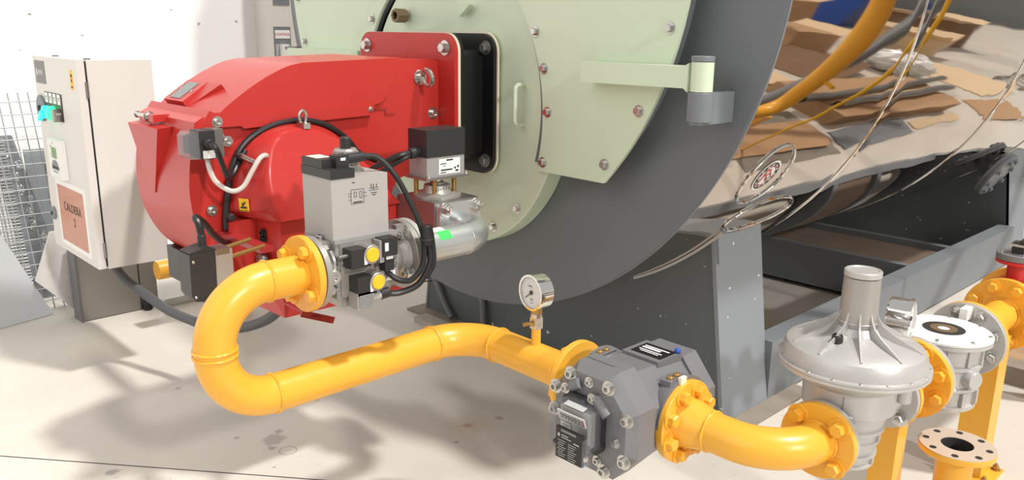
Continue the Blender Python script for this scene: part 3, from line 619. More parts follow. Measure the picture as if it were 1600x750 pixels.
# ================================================================== GAS PIPE (U bend, long run, elbow to the meter)
PR, ER = .055, .155
XT, ZT, ZL, YM = -1.99, .937, .61, 1.715
gp = thing('gas_pipe', 'long yellow gas pipe with a U bend running to the grey gas meter', 'pipe', (-1.9, 1.2, .55))
path = fillet([(XT, 1.105, ZT), (XT, .842, ZT), (XT, .842, ZL), (XT, YM, ZL), (-1.50, YM, ZL)], ER, 18)
MB().tube(path, PR, 36).build('pipe_run', YEL, gp)
def weld(par, p, ax, r=PR): 
    b = MB().torus(p, ax, r+.0005, .0042, 40, 8)
    for v in b.bm.verts: v.co += V((random.uniform(-.0009, .0009), random.uniform(-.0009, .0009), random.uniform(-.0009, .0009)))
    return b.build('weld_bead', YEL, par)
for p, ax in (((XT, .842+ER, ZT), (0, 1, 0)), ((XT, .842, ZT-ER), (0, 0, 1)), ((XT, .842, ZL+ER), (0, 0, 1)), ((XT, .842+ER, ZL), (0, 1, 0)), ((XT, YM-ER, ZL), (0, 1, 0)), ((XT+ER, YM, ZL), (1, 0, 0)), ((-1.53, YM, ZL), (1, 0, 0))): weld(gp, p, ax)
flange(gp, (XT, 1.100, ZT), (0, 1, 0), .108, .020, PR*.9, 4, YEL, .030, side=-1, phase=.55, name='flange')
flange(gp, (-1.505, YM, ZL), (1, 0, 0), .112, .020, PR*.9, 8, YEL, .026, side=-1)
MB().lathe((-1.53, YM, ZL), (1, 0, 0), [(PR, 0), (PR+.004, .005), (PR+.012, .025), (PR, .025)], 40).build('flange_neck', YEL, gp)
MB().cyl((-1.668, YM, ZL+.04), (-1.668, YM, ZL+.105), .0145, n=24).build('gauge_stub', YEL, gp)
# ---- pressure gauge on the pipe
def gauge(label, c, n, base, R=.054, dp=.055):
    c = V(c); n = V(n).normalized(); g = thing('pressure_gauge', label, 'gauge', base)
    MB().lathe(c-n*dp, n, [(0, 0), (R*.92, 0), (R*.97, .004), (R*.97, dp-.012), (R*1.03, dp-.011), (R*1.03, dp), (R*.93, dp), (R*.93, dp-.008), (0, dp-.008)], 48).build('case', CHR, g)
    MB().cyl(c-n*.0078, c-n*.0065, R*.925, n=40).build('dial', PAP, g)
    r = V((0, 0, 1)).cross(n).normalized(); u = V((0, 0, 1))
    rows = []
    b = MB()
    for k in range(28):
        a = math.radians(-45+270*k/27); d = r*math.cos(a)+u*math.sin(a); t = n.cross(d)
        l = .78 if k % 4 == 0 else .83
        q = [b.bm.verts.new(c-n*.006+d*R*f+t*s*.0006) for f, s in ((l, -1), (.88, -1), (.88, 1), (l, 1))]; b.bm.faces.new(q)
    b.build('dial_scale', INK, g)
    def needle(ang, l, wd):
        d = r*math.cos(ang)+u*math.sin(ang); return MB().obox(c-n*.004+d*l*.35, d, n.cross(d), l, wd, .001)
    needle(math.radians(218), R*.75, .0026).build('needle', INK, g)
    MB().cyl(c-n*.006, c-n*.002, R*.12, n=16).build('needle_hub', INK, g)
    marks(g, c-n*.006, r, u, [(-R*.3, R*.05, R*.35, .004), (-R*.1, R*.1, -R*.4, .005), (-R*.12, R*.12, -R*.6, .002)], MGR, 'dial_print')
    MB().cyl(c-n*.003, c-n*.0015, R*.93, n=40).build('glass', GLS, g)
    return g
gg = gauge('chrome pressure gauge on a cock standing on the yellow pipe, dial facing left', (-1.668, YM-.03, .835), (-.12, -1, 0), (-1.668, YM, ZL+.105))
MB().lathe((-1.668, YM, .765), (0, 0, 1), [(0, 0), (.018, 0), (.018, .024), (0, .024)], 6).build('brass_nut', BRS, gg)
MB().box(-1.682, -1.654, YM-.014, YM+.014, .715, .752, .003).build('cock_body', STL, gg)
MB().lathe((-1.668, YM, .748), (0, 0, 1), [(.010, 0), (.018, .004), (.018, .016), (.012, .02), (0, .02)], 20).build('cock_nut', STL, gg)
MB().tube(smooth([(-1.668, YM-.012, .73), (-1.678, YM-.024, .733), (-1.69, YM-.036, .728)]), .006, 10).build('cock_lever', BRS, gg)
bolt(gg, (-1.654, YM, .732), (1, 0, 0), .008, STL, 'dome')
# ================================================================== GAS VALVE BLOCK
vb = thing('gas_valve', 'grey double solenoid gas valve with tall housing and two yellow capped switches', 'valve', (XT, 1.3, .84))
flange(vb, (XT, 1.126, ZT), (0, 1, 0), .104, .018, .05, 4, ALU, .024, STL, phase=.55, kind='stud')
MB().lathe((XT, 1.143, ZT), (0, 1, 0), [(.085, 0), (.07, .015), (.062, .04), (.07, .06)], 32).build('inlet_neck', ALU, vb)
VX0, VX1, VY0, VY1 = -2.075, -1.925, 1.175, 1.385
MB().box(VX0, VX1, VY0, VY1, .862, 1.03, .006, 3).build('valve_body', AGR, vb)
MB().box(VX0+.02, VX1-.012, VY0+.02, VY1-.02, .83, .866, .005).build('body_foot', ALU, vb)
for a, b_, z0, z1 in ((VY0+.012, VY0+.118, .955, 1.022), (VY0+.012, VY0+.122, .868, .948), (VY0+.128, VY1-.008, .868, .935), (VY0+.126, VY1-.008, .945, 1.022)):
    MB().box(VX1-.004, VX1+.005, a, b_, z0, z1, .004).build('cover_plate', ALU, vb)
MB().obox((VX1+.0058, VY1-.045, .902), (0, 1, 0), UZ, .062, .034, .001).build('type_label', PAP, vb)
marks(vb, (VX1+.0062, VY1-.045, .902), (0, 1, 0), UZ, [(-.024+.006*i, -.021+.006*i, .001, .016) for i in range(8)], INK, 'barcode')
for yy, z in ((VY0+.02, .962), (VY0+.06, .958), (VY1-.014, .952), (VY1-.014, 1.012), (VY1-.014, .93)): bolt(vb, (VX1+.005, yy, z), (1, 0, 0), .008, STL, 'sock')
MB().box(VX0-.005, VX1+.006, VY0-.004, VY1-.02, 1.022, 1.034, .003).build('housing_gasket', AGR, vb)
ac = MB().box(VX0, VX1, VY0-.005, VY1-.03, 1.032, 1.205, .007, 3).build('actuator_housing', GPL, vb)
AY = VY0-.005
MB().box(VX0-.002, VX1+.002, AY-.002, AY+.075, 1.203, 1.228, .003).build('terminal_box', BLP, vb)
MB().box(VX0, VX1-.045, AY, AY+.06, 1.225, 1.252, .003).build('terminal_cover', BLP, vb)
MB().box(VX0+.012, VX0+.07, AY+.006, AY+.05, 1.251, 1.253).build('terminal_label', CRM, vb)
MB().box(VX1-.06, VX1-.025, AY+.035, AY+.075, 1.218, 1.262, .004).build('plug', BLP, vb)
MB().cyl((VX1-.042, AY+.07, 1.248), (VX1-.042, AY+.135, 1.25), .014, n=18, c=.003).build('plug_sleeve', BLP, vb)
marks(vb, (VX1-.0245, AY+.056, 1.252), (0, 1, 0), UZ, [(-.008, .008, 0, .008)], PAP, 'plug_marks')
MB().lathe((-2.02, AY+.11, 1.204), UZ, [(.05, 0), (.05, .006), (.042, .012), (.038, .02), (.034, .022), (.034, .06), (.03, .066), (0, .066)], 36).build('regulator_cap', ALU, vb)
for k in range(10):
    a = 2*math.pi*k/10; MB().cyl((-2.02+.034*math.cos(a), AY+.11+.034*math.sin(a), 1.226), (-2.02+.034*math.cos(a), AY+.11+.034*math.sin(a), 1.262), .004, n=8).build('cap_flute', ALU, vb)
MB().cyl((-2.02, AY+.11, 1.268), (-2.02, AY+.11, 1.302), .0155, n=22, c=.003).build('adjusting_knob', BLP, vb)
# diagram printed on the housing
def print_box(cy, cz, w_, h, t=.0012): return [(cy-w_/2, cy+w_/2, cz+h/2, t), (cy-w_/2, cy+w_/2, cz-h/2, t), (cy-w_/2-t/2, cy-w_/2+t/2, cz, h), (cy+w_/2-t/2, cy+w_/2+t/2, cz, h)]
rows = print_box(-.005, 0, .042, .04)+print_box(-.012, .006, .008, .014)+print_box(.006, .004, .008, .018)+[(-.036, -.026, .01, .001), (-.036, -.026, .002, .001), (-.036, -.026, -.008, .001), (.016, .026, .008, .001), (.016, .026, -.002, .001), (-.02, .01, -.016, .003), (.034, .066, .018, .001), (.034, .066, .012, .0012), (.04, .042, .024, .012), (.048, .050, .022, .016), (.058, .06, .024, .010), (.04, .06, .004, .0018), (.044, .056, -.002, .0018), (-.022, -.012, .04, .002)]
marks(vb, (VX1, AY+.088, 1.148), (0, 1, 0), UZ, rows, INK, 'wiring_diagram')
# two pressure switches
for yy, z, s_ in ((VY0+.088, .988, 0), (VY0+.105, .905, 1)):
    w0 = MB().box(VX1+.004, VX1+.05, yy-.068, yy-.004, z-.032, z+.022, .006, 3); w0.build('switch_case', BLP, vb)
    MB().cyl((VX1+.004, yy, z), (VX1+.052, yy, z), .027, n=32, c=.002).build('switch_ring', ALU, vb)
    MB().lathe((VX1+.05, yy, z), (1, 0, 0), [(.021, 0), (.021, .004), (.019, .006), (0, .006)], 32).build('yellow_cap', YST, vb)
    MB().obox((VX1+.0505, yy-.022, z-.012), (0, 1, 0), UZ, .010, .026, .001).build('switch_label', PAP, vb)
    for k in range(16):
        a = 2*math.pi*k/16; MB().cyl((VX1+.006, yy+.027*math.cos(a), z+.027*math.sin(a)), (VX1+.05, yy+.027*math.cos(a), z+.027*math.sin(a)), .0022, n=6).build('knurl', ALU, vb)
MB().cyl((VX1+.03, VY0-.01, .992), (VX1+.03, VY0+.03, .992), .006, n=14, c=.001).build('switch_pin', BST, vb)
MB().box(VX1+.004, VX1+.04, VY0+.12, VY0+.135, .955, 1.02, .003).build('bracket_rib', AGR, vb)
MB().box(VX1+.004, VX1+.046, VY0+.128, VY0+.178, .972, 1.024, .004).build('cable_plug', BLP, vb)
MB().box(VX1+.008, VX1+.036, VY0+.14, VY0+.172, .925, .975, .005).build('plug_body', BLP, vb)
MB().obox((VX1+.0465, VY0+.14, 1.0), (0, 1, 0), UZ, .012, .024, .001).build('plug_label', PAP, vb); MB().obox((VX1+.0368, VY0+.156, .965), (0, 1, 0), UZ, .024, .010, .001).build('plug_label', PAP, vb)
b = MB().box(VX1+.006, VX1+.05, VY0+.034, VY0+.09, .835, .882, .006)
for i in range(6): b.box(VX1+.048, VX1+.053, VY0+.04, VY0+.088, .842+.006*i, .845+.006*i)
b.build('grey_connector', AGR, vb)
MB().cyl((VX1+.03, VY0+.088, .858), (VX1+.03, VY0+.125, .858), .014, n=20, c=.002).build('connector_sleeve', GPL, vb)
MB().cyl((VX1+.03, VY0+.12, .858), (VX1+.03, VY0+.155, .860), .016, n=14, c=.003).build('cable_gland', BLP, vb)
# fittings between flange and block
MB().cyl((XT+.06, 1.16, ZT+.0), (XT+.085, 1.155, ZT-.005), .024, n=24, c=.003).build('test_plug', ALU, vb)
bolt(vb, (XT+.085, 1.155, ZT-.005), (1, -.1, 0), .018, STL, 'sock')
MB().tube(smooth([(XT+.055, 1.165, ZT+.065), (XT+.07, 1.168, ZT+.04), (XT+.072, 1.165, ZT+.01)]), .010, 10).build('test_elbow', STL, vb)
MB().box(VX0+.03, VX1-.02, 1.142, VY0+.004, 1.0, 1.03, .004).build('inlet_lug', ALU, vb)
bolt(vb, (XT+.01, 1.16, 1.03), (0, 0, 1), .02, STL, 'sock')
# outlet cone and flange
MB().lathe((XT, VY1-.005, ZT), (0, 1, 0), [(.066, 0), (.062, .012), (.060, .03), (.075, .05), (.082, .058)], 36).build('outlet_cone', ALU, vb)
of = flange(vb, (XT, 1.432, ZT), (0, 1, 0), .106, .02, .05, 4, ALU, .026, STL, phase=.55, side=-1, kind='stud')
flange(vb, (XT, 1.454, ZT), (0, 1, 0), .106, .018, .05, 4, ALW, .026, STL, phase=.55, side=1, kind='stud', name='counter_flange')
MB().box(XT+.02, XT+.04, 1.40, 1.432, ZT+.06, ZT+.10, .003).build('cone_rib', ALU, vb)
# the three cables and their bundle
bun = [V((-1.86, 1.44, 1.03)), V((-1.85, 1.44, .98)), V((-1.845, 1.43, .93))]
cb = thing('cable_loom', 'black cable loom looping from the valve housing down to the switches', 'cable', (-1.87, 1.35, .86))
cable('cable', [(VX1-.042, AY+.13, 1.25), (VX1-.03, AY+.175, 1.245), (VX1+.0, AY+.215, 1.19), (VX1+.03, AY+.25, 1.10), (VX1+.05, AY+.268, 1.03), (VX1+.06, AY+.268, .975), (VX1+.065, AY+.255, .925), (VX1+.06, AY+.22, .892), (VX1+.04, AY+.19, .892), (VX1+.022, AY+.165, .915), (VX1+.022, AY+.16, .935)], .0085, RUB, cb)
cable('cable', [(VX1+.055, AY+.28, 1.04), (VX1+.062, AY+.285, .98), (VX1+.072, AY+.278, .93), (VX1+.066, AY+.24, .875), (VX1+.045, AY+.19, .855), (VX1+.03, AY+.15, .857)], .0095, RUB, cb)
cable('cable', [(VX1+.06, AY+.29, 1.045), (VX1+.068, AY+.295, .985), (VX1+.078, AY+.288, .93), (VX1+.074, AY+.262, .89)], .007, RUB, cb)
MB().cyl((VX1+.054, AY+.278, 1.045), (VX1+.060, AY+.281, .985), .019, n=16, c=.003).build('cable_sleeve', RUB, cb)
MB().torus((VX1+.058, AY+.279, 1.005), (0, 0, 1), .020, .0025, 20, 6).build('cable_tie', BLP, cb)
# ================================================================== GALVANISED ELBOW, CONTROL VALVE, SERVO
ge = thing('galvanised_elbow_pipe', 'shiny galvanised elbow pipe with a lime sticker between valve and square block', 'pipe', (-2.02, 1.65, .88))
MB().tube(fillet([(XT, 1.470, ZT+.004), (XT, 1.797, ZT+.004), (-2.155, 1.797, ZT+.004)], .112, 18), .053, 36).build('pipe_run', ZNC, ge)
MB().torus((XT, 1.70, ZT+.004), (0, 1, 0), .053, .0015, 36, 6).build('weld_bead', ZNC, ge)
MB().lathe((XT, 0, ZT+.004), (0, 1, 0), [(.0536, 1.565), (.0536, 1.612)], 10, a0=math.radians(116), a1=math.radians(152)).build('lime_sticker', LIM, ge)
MB().lathe((XT, 0, ZT+.004), (0, 1, 0), [(.0534, 1.525), (.0534, 1.60)], 10, a0=math.radians(84), a1=math.radians(116)).build('paper_sticker', CRM, ge)
MB().prism(rrect(.185, .165, .02, 5, 1.815, ZT+.006), 'x', -2.165, -2.145, .003).build('square_flange', ZNC, ge)
for dy in (-.07, .07):
    for dz in (-.062, .062): bolt(ge, (-2.145, 1.815+dy, ZT+.006+dz), (1, 0, 0), .030, STL, 'stud')
cvv = thing('gas_control_valve', 'square gas control block below a black topped servo drive with white label', 'valve', (-2.28, 1.82, .86))
MB().box(-2.378, -2.166, 1.715, 1.915, .855, 1.028, .005).build('valve_block', BST, cvv)
MB().lathe((-2.275, 1.815, 1.028), UZ, [(.085, 0), (.085, .008), (.075, .012), (.052, .014), (.050, .018), (.046, .04), (.028, .044), (.024, .05), (0, .05)], 36).build('bonnet', ALU, cvv)
MB().cyl((-2.275, 1.815, 1.06), (-2.275, 1.815, 1.098), .014, n=18).build('spindle', STL, cvv)
MB().cyl((-2.275, 1.815, 1.078), (-2.275, 1.815, 1.092), .02, n=18, c=.002).build('coupling', STL, cvv)
marks(cvv, (-2.227, 1.80, 1.058), (0, 1, 0), UZ, [(-.03+.012*i, -.028+.012*i, 0, .008) for i in range(6)], INK, 'angle_scale')
for dx, dy in ((-.04, -.062), (.02, .062), (.03, -.035)): MB().cyl((-2.275+dx, 1.815+dy, 1.035), (-2.275+dx, 1.815+dy, 1.098), .0085, n=14).build('standoff_rod', BRS, cvv)
SX0, SX1, SY0, SY1 = -2.325, -2.225, 1.732, 1.90
MB().box(SX0-.01, SX1+.012, SY0-.012, SY1+.016, 1.096, 1.104, .002).build('servo_plate', BST, cvv)
MB().box(SX0, SX1, SY0, SY1, 1.104, 1.176, .008, 3).build('servo_base', AGR, cvv)
MB().box(SX0-.002, SX1+.002, SY0-.002, SY1+.002, 1.174, 1.268, .009, 3).build('servo_cover', BLP, cvv)
MB().obox((SX1+.0006, SY0+.10, 1.138), (0, 1, 0), UZ, .095, .054, .001).build('rating_label', PAP, cvv)
marks(cvv, (SX1+.0012, SY0+.10, 1.138), (0, 1, 0), UZ, [(-.015, .015, .022, .005), (-.042, -.015, .010, .003), (-.03, -.018, .002, .002), (-.04, .012, -.012, .005), (-.042, -.016, -.021, .003), (.02, .028, -.008, .007), (.034, .042, -.004, .008), (.026, .04, -.018, .006)], INK, 'label_print')
for i in range(3): MB().obox((SX1+.001, SY0+.012+.0, 1.155), (0, 1, 0), UZ, .01, .05, .004, .001)
bolt(cvv, (SX1+.0, SY0+.008, 1.104), (0, 0, 1), .012, STL, 'hex'); bolt(cvv, (SX1-.0, SY1+.008, 1.104), (0, 0, 1), .012, STL, 'hex')
MB().cyl((-2.275, SY0+.004, 1.192), (-2.275, SY0-.035, 1.186), .019, n=18, c=.003).build('cable_gland', BLP, cvv)
cable('cable', [(-2.275, SY0-.03, 1.19), (-2.29, SY0-.08, 1.18), (-2.36, SY0-.14, 1.13), (-2.46, SY0-.16, 1.06), (-2.53, 1.62, 1.0)], .010, RUB, cvv)
cable('cable', [(-2.275, SY0-.03, 1.183), (-2.285, SY0-.07, 1.165), (-2.35, SY0-.13, 1.11), (-2.45, SY0-.15, 1.04), (-2.53, 1.60, .98)], .009, RUB, cvv)
# ================================================================== GAS METER
mt = thing('gas_meter', 'dark grey rotary gas meter with octagonal cover and clear plastic counter', 'meter', (-1.27, YM, .48))
MX0, MX1 = -1.392, -1.116
mc = (MX0+MX1)/2
def octo(x0, x1, z0, z1, cxl, cz): return [(x0+cxl, z1), (x1-cxl, z1), (x1, z1-cz), (x1, z0+cz), (x1-cxl, z0), (x0+cxl, z0), (x0, z0+cz), (x0, z1-cz)]
o1 = octo(MX0, MX1, .480, .775, .075, .085); o0 = octo(MX0+.02, MX1-.02, .500, .755, .068, .078)
o2 = octo(MX0+.006, MX1-.006, .490, .745, .07, .085); o3 = octo(MX0+.03, MX1-.03, .510, .725, .065, .078)
cvr = MB().loft([[(x, 1.492, z) for x, z in o0], [(x, 1.520, z) for x, z in o1], [(x, 1.585, z) for x, z in o1]], .003).build('front_cover', MTR, mt)
bo = octo(MX0+.012, MX1-.012, .485, .755, .07, .08); bo2 = octo(MX0+.014, MX1-.014, .492, .738, .07, .08)
MB().loft([[(x, 1.585, z) for x, z in bo], [(x, 1.84, z) for x, z in bo2]], .003).build('meter_body', MTR, mt)
MB().loft([[(x, 1.80, z) for x, z in o2], [(x, 1.865, z) for x, z in o2], [(x, 1.89, z) for x, z in o3]], .003).build('rear_cover', MTR, mt)
MB().box(mc-.06, mc+.062, 1.69, 1.80, .735, .757, .005).build('top_pad', MTR, mt)
MB().obox((mc+.005, 1.745, .7575), (1, 0, 0), (0, 1, 0), .10, .075, .001).build('data_plate', BLK, mt)
marks(mt, (mc+.005, 1.745, .7582), (1, 0, 0), (0, 1, 0), [(-.04, .04, .018, .006), (-.04, .02, .006, .010), (-.04, .035, -.01, .005), (-.03, .03, -.02, .004)], PAP, 'plate_print')
MB().sph((mc+.056, 1.785, .762), .009).build('blue_seal', BLU, mt)
MB().box(mc-.06, mc+.03, 1.545, 1.556, .772, .7775, .001).build('cast_bar', MTR, mt)
for dx in (-.11, .11):
    for dz in (-.04, .045): pass
for x, z in ((-1.322, .742), (-1.195, .742), (-1.373, .690), (-1.135, .675), (-1.375, .625), (-1.138, .562), (-1.20, .511), (-1.30, .511)): bolt(cvr, (x, 1.492, z), (0, -1, 0), .022, STL, 'sock')
for x, z in ((-1.258, .738), (-1.235, .705), (-1.325, .705), (-1.165, .605), (-1.265, .526), (-1.222, .532)): bolt(cvr, (x, 1.491 if z < .7 or x == -1.258 else 1.476, z), (0, -1, 0), .016, STL, 'sock')
for (xa, za), (xb, zb) in (((-1.325, .705), (-1.285, .728)), ((-1.235, .705), (-1.192, .668))):
    MB().tube([(xa, 1.490, za), (xb, 1.490, zb)], .016, 14).build('oil_boss', MTR, cvr)
for yy in (1.665, 1.60):
    pass
for x, s_ in ((-1.385, -1), (-1.145, 1)):
    MB().lathe((x-s_*.03, YM, ZL+.01), (s_, 0, 0), [(.095, 0), (.108, .02), (.112, .055), (.10, .055)], 48).build('flange_boss', MTR, mt)
    for dy in (-.014, .014): MB().lathe((x, YM-.02+dy, ZL+.115), UZ, [(0, .012), (.006, .012), (.009, .008), (.009, -.01)], 14).build('pressure_tap', BRS, mt)
    MB().box(x-.016, x+.016, YM-.055, YM+.02, ZL+.105, ZL+.119, .005).build('tap_pad', MTR, mt)
# counter
cc = V((-1.268, 1.49, .625))
MB().prism(rrect(.14, .145, .03, 6, cc.x, cc.z), 'y', 1.480, 1.493, .002).build('counter_base', BLP, mt)
MB().prism(rrect(.126, .132, .028, 6, cc.x, cc.z), 'y', 1.425, 1.482, .010, 3).build('counter_cover', CLR, mt)
MB().box(cc.x-.05, cc.x+.045, 1.452, 1.48, cc.z-.05, cc.z+.045, .003).build('counter_works', ALW, mt)
NW = V((cc.x-.006, 1.446, cc.z+.022)); TL = (0, -.35, 1)
MB().obox(NW, (1, 0, 0), TL, .092, .028, .004).build('number_window', PAP, mt)
nf = NW+V((0, -.0025, -.001))
marks(mt, nf, (1, 0, 0), TL, [(-.036+.0115*i, -.0285+.0115*i, 0, .014) for i in range(6)], INK, 'number_drum')
marks(mt, nf, (1, 0, 0), TL, [(.033, .042, 0, .015)], VRED, 'red_drum')
marks(mt, nf+V((0, -.0005, 0)), (1, 0, 0), TL, [(-.034+.0115*i, -.0305+.0115*i, 0, .008) for i in range(7)], PAP, 'digit')
MB().obox((cc.x-.028, 1.450, cc.z-.008), (1, 0, 0), UZ, .032, .018, .001).build('counter_label', PAP, mt)
marks(mt, (cc.x-.028, 1.4493, cc.z-.008), (1, 0, 0), UZ, [(-.012, .012, .003, .003), (-.012, .006, -.004, .003)], MGR, 'label_print')
MB().obox((cc.x-.002, 1.455, cc.z+.055), (1, 0, 0), (0, 1, .3), .066, .018, .001).build('serial_label', PAP, mt)
px_, pz_ = -1.243, .597
MB().box(px_-.043, px_+.043, 1.402, 1.411, pz_-.042, pz_+.042, .002).build('index_plate', BLK, mt)
MB().box(px_-.025, px_+.025, 1.4005, 1.403, pz_+.033, pz_+.039).build('plate_strip', MGR, mt)
rows = [(-.036, -.028, .022, .009), (-.023, .0, .024, .003), (-.023, .01, .018, .0025), (.018, .036, .014, .004)]
for i in range(8): rows += [(-.036+.003*(i % 2), -.008-.004*(i % 3), .008-.006*i, .0018), (0, .028-.004*(i % 3), .006-.006*i, .0018)]
marks(mt, (px_, 1.4015, pz_), (1, 0, 0), UZ, rows, LGR, 'plate_print')
MB().box(px_+.044, px_+.049, 1.403, 1.43, pz_-.042, pz_+.03, .001).build('plate_edge', GLS, mt)
MB().box(px_-.03, px_+.03, 1.411, 1.45, pz_-.03, pz_-.005, .003).build('plate_carrier', BLP, mt)
for x in (px_-.005, px_+.03): MB().sph((x, 1.42, pz_-.047), .007, (1.2, 1, .8)).build('blue_seal', BLU, mt)
MB().cyl((px_-.042, 1.407, pz_-.005), (px_-.052, 1.407, pz_-.005), .006, n=12).build('plate_knob', BLP, mt)
# ================================================================== ELBOW PIPE METER -> REGULATOR
XG = -.825
ep = thing('elbow_pipe', 'short yellow elbow pipe with a bolted flange at each end, between meter and regulator', 'pipe', (-.95, 1.75, .55))
MB().tube(fillet([(-1.06, YM, ZL), (XG, YM, ZL), (XG, 1.87, ZL)], .15, 20), .052, 36).build('pipe_run', YEL, ep)
flange(ep, (-1.128, YM, ZL), (1, 0, 0), .112, .022, .045, 8, YEL, .030, side=1)
MB().lathe((-1.108, YM, ZL), (1, 0, 0), [(.072, 0), (.068, .008), (.0525, .075), (.05, .075)], 40).build('reducer', YEL, ep)
weld(ep, (-1.03, YM, ZL), (1, 0, 0), .052)
flange(ep, (XG, 1.868, ZL), (0, 1, 0), .098, .020, .045, 4, YEL, .032, side=-1)
weld(ep, (XG, 1.865, ZL), (0, 1, 0), .052)
MB().box(-1.123, -1.113, YM-.03, YM-.006, ZL+.105, ZL+.128, .002).build('cream_tag', CRM, ep)
# ================================================================== REGULATOR
RY = 2.03
rgx = V((XG, RY, 0))
rgo = thing('gas_pressure_regulator', 'silver gas pressure regulator with wide ribbed dome and a round tower', 'regulator', (XG, RY, .505))
flange(rgo, (XG, 1.889, ZL), (0, 1, 0), .096, .016, .05, 4, ALW, .028, STL, kind='stud', name='inlet_flange')
flange(rgo, (XG, 2.270, ZL), (0, 1, 0), .096, .016, .05, 4, ALW, .028, STL, side=-1, kind='stud', name='outlet_flange')
MB().cyl((XG, 1.90, ZL), (XG, 2.28, ZL), .056, n=36).build('flow_body', ALW, rgo)
zq_ = lambda z: z if z >= .66 else .505+(z-.462)*.155/.198
MB().lathe((XG, RY, 0), UZ, [(r, zq_(z)) for r, z in [(.0, .462), (.072, .462), (.080, .468), (.080, .478), (.076, .482), (.078, .50), (.084, .504), (.084, .514), (.079, .518), (.082, .545), (.088, .55), (.088, .56), (.084, .565), (.088, .59), (.096, .596), (.096, .606), (.091, .61), (.096, .63), (.102, .66), (.116, .666), (.116, .730), (.132, .742), (.168, .766)]], 56).build('lower_body', ALW, rgo)
for k in range(14):
    a = 2*math.pi*k/14; d = V((math.cos(a), math.sin(a), 0))
    for z0, z1, r in ((.482, .504, .078), (.565, .596, .087)):
        if k % 2 == 0: MB().obox(rgx+d*r+V((0, 0, zq_((z0+z1)/2))), V((-d.y, d.x, 0)), UZ, .010, (z1-z0)*.8, .012, .002).build('body_rib', ALW, rgo)
MB().lathe((XG, RY, 0), UZ, [(.150, .752), (.184, .772), (.188, .775), (.188, .783), (.178, .785)], 72).build('dome_rim', ALW, rgo)
MB().lathe((XG, RY, 0), UZ, [(.188, .784), (.188, .790), (.178, .792), (.177, .800), (.175, .816), (.168, .830), (.153, .839), (.123, .846), (.09, .853), (.06, .864), (.049, .882)], 72).build('dome', ALW, rgo)
MB().lathe((XG, RY, 0), UZ, [(.050, .845), (.047, .89), (.0445, 1.006), (.0445, 1.010), (.042, 1.011)], 48).build('tower', ALU, rgo)
MB().lathe((XG, RY, 0), UZ, [(.042, 1.012), (.0455, 1.013), (.0455, 1.026), (.0435, 1.028), (.038, 1.028), (.036, 1.026), (0, 1.026)], 48).build('tower_cap', ALW, rgo)
for k in range(10):
    a = 2*math.pi*k/10+.2; d = V((math.cos(a), math.sin(a), 0)); t = V((-d.y, d.x, 0))*.0022
    P = [(.044, .930), (.050, .908), (.062, .889), (.088, .872), (.125, .855), (.160, .839), (.158, .832), (.10, .845), (.044, .862)]
    MB().loft([[rgx+d*r+V((0, 0, z))+t*s_ for r, z in P] for s_ in (-1, 1)]).build('dome_rib', ALW, rgo)
for k in range(18):
    a = 2*math.pi*k/18; bolt(rgo, rgx+V((.182*math.cos(a), .182*math.sin(a), .791)), UZ, .009, STL, 'dome', name='screw')
MB().torus((XG, RY, .894), UZ, .0475, .002, 40, 6).build('tower_ring', ALW, rgo)
vp = rgx+V((-.01, -.085, .846))
MB().lathe(vp, UZ, [(.018, 0), (.014, .012), (.014, .022), (.011, .026), (.011, .022), (0, .02)], 20).build('vent_plug', BLP, rgo)
bolt(rgo, (XG+.03, RY-.03, .985), (.7, -.7, 0), .006, STL, 'dome')
MB().obox((XG+.035, RY-.111, .70), (.95, .3, 0), UZ, .0018, .05, .002).build('cast_line', MTR, rgo)
MB().cyl((XG+.12, RY+.05, .69), (XG+.12, RY+.05, .775), .018, n=18, c=.003).build('impulse_boss', ALW, rgo)
# second gauge
g2 = gauge('chrome pressure gauge behind the regulator tower, dial facing right', (-.79, 2.315, .838), (.985, .17, 0), (-.82, 2.35, .66), .054, .062)
MB().cyl((-.822, 2.325, .655), (-.822, 2.325, .79), .011, n=16).build('gauge_stem', BRS, g2)
# ================================================================== SPOOL + FILTER
sp_ = thing('flanged_spool', 'short yellow flanged pipe between the regulator and the round filter', 'pipe', (XG, 2.37, .5))
MB().cyl((XG, 2.29, ZL), (XG, 2.45, ZL), .055, n=36).build('pipe_run', YEL, sp_)
flange(sp_, (XG, 2.288, ZL), (0, 1, 0), .098, .018, .05, 4, YEL, .030, side=1)
flange(sp_, (XG, 2.445, ZL), (0, 1, 0), .122, .022, .05, 8, YEL, .030, side=-1)
MB().torus((XG+.03, 2.33, ZL-.1), (.3, .2, 1), .014, .004, 20, 8).build('seal_ring', YEL, sp_)
fl = thing('gas_filter', 'round white painted gas filter with bolted lid and dark ring label', 'filter', (XG, 2.68, .48))
FY = 2.70
flange(fl, (XG, 2.470, ZL), (0, 1, 0), .120, .018, .05, 8, ALW, .026, STL, kind='stud', name='inlet_flange')
flange(fl, (XG, 2.925, ZL), (0, 1, 0), .125, .018, .05, 8, ALW, .026, STL, side=-1, kind='stud', name='outlet_flange')
MB().cyl((XG, 2.48, ZL), (XG, 2.93, ZL), .065, n=36).build('flow_body', ALW, fl)
MB().lathe((XG, FY, 0), UZ, [(0, .465), (.11, .465), (.118, .472), (.118, .485), (.112, .49), (.114, .53), (.120, .535), (.120, .545), (.114, .55), (.116, .60), (.122, .606), (.122, .618), (.116, .622), (.12, .672), (.142, .68), (.142, .692)], 64).build('filter_body', ALW, fl)
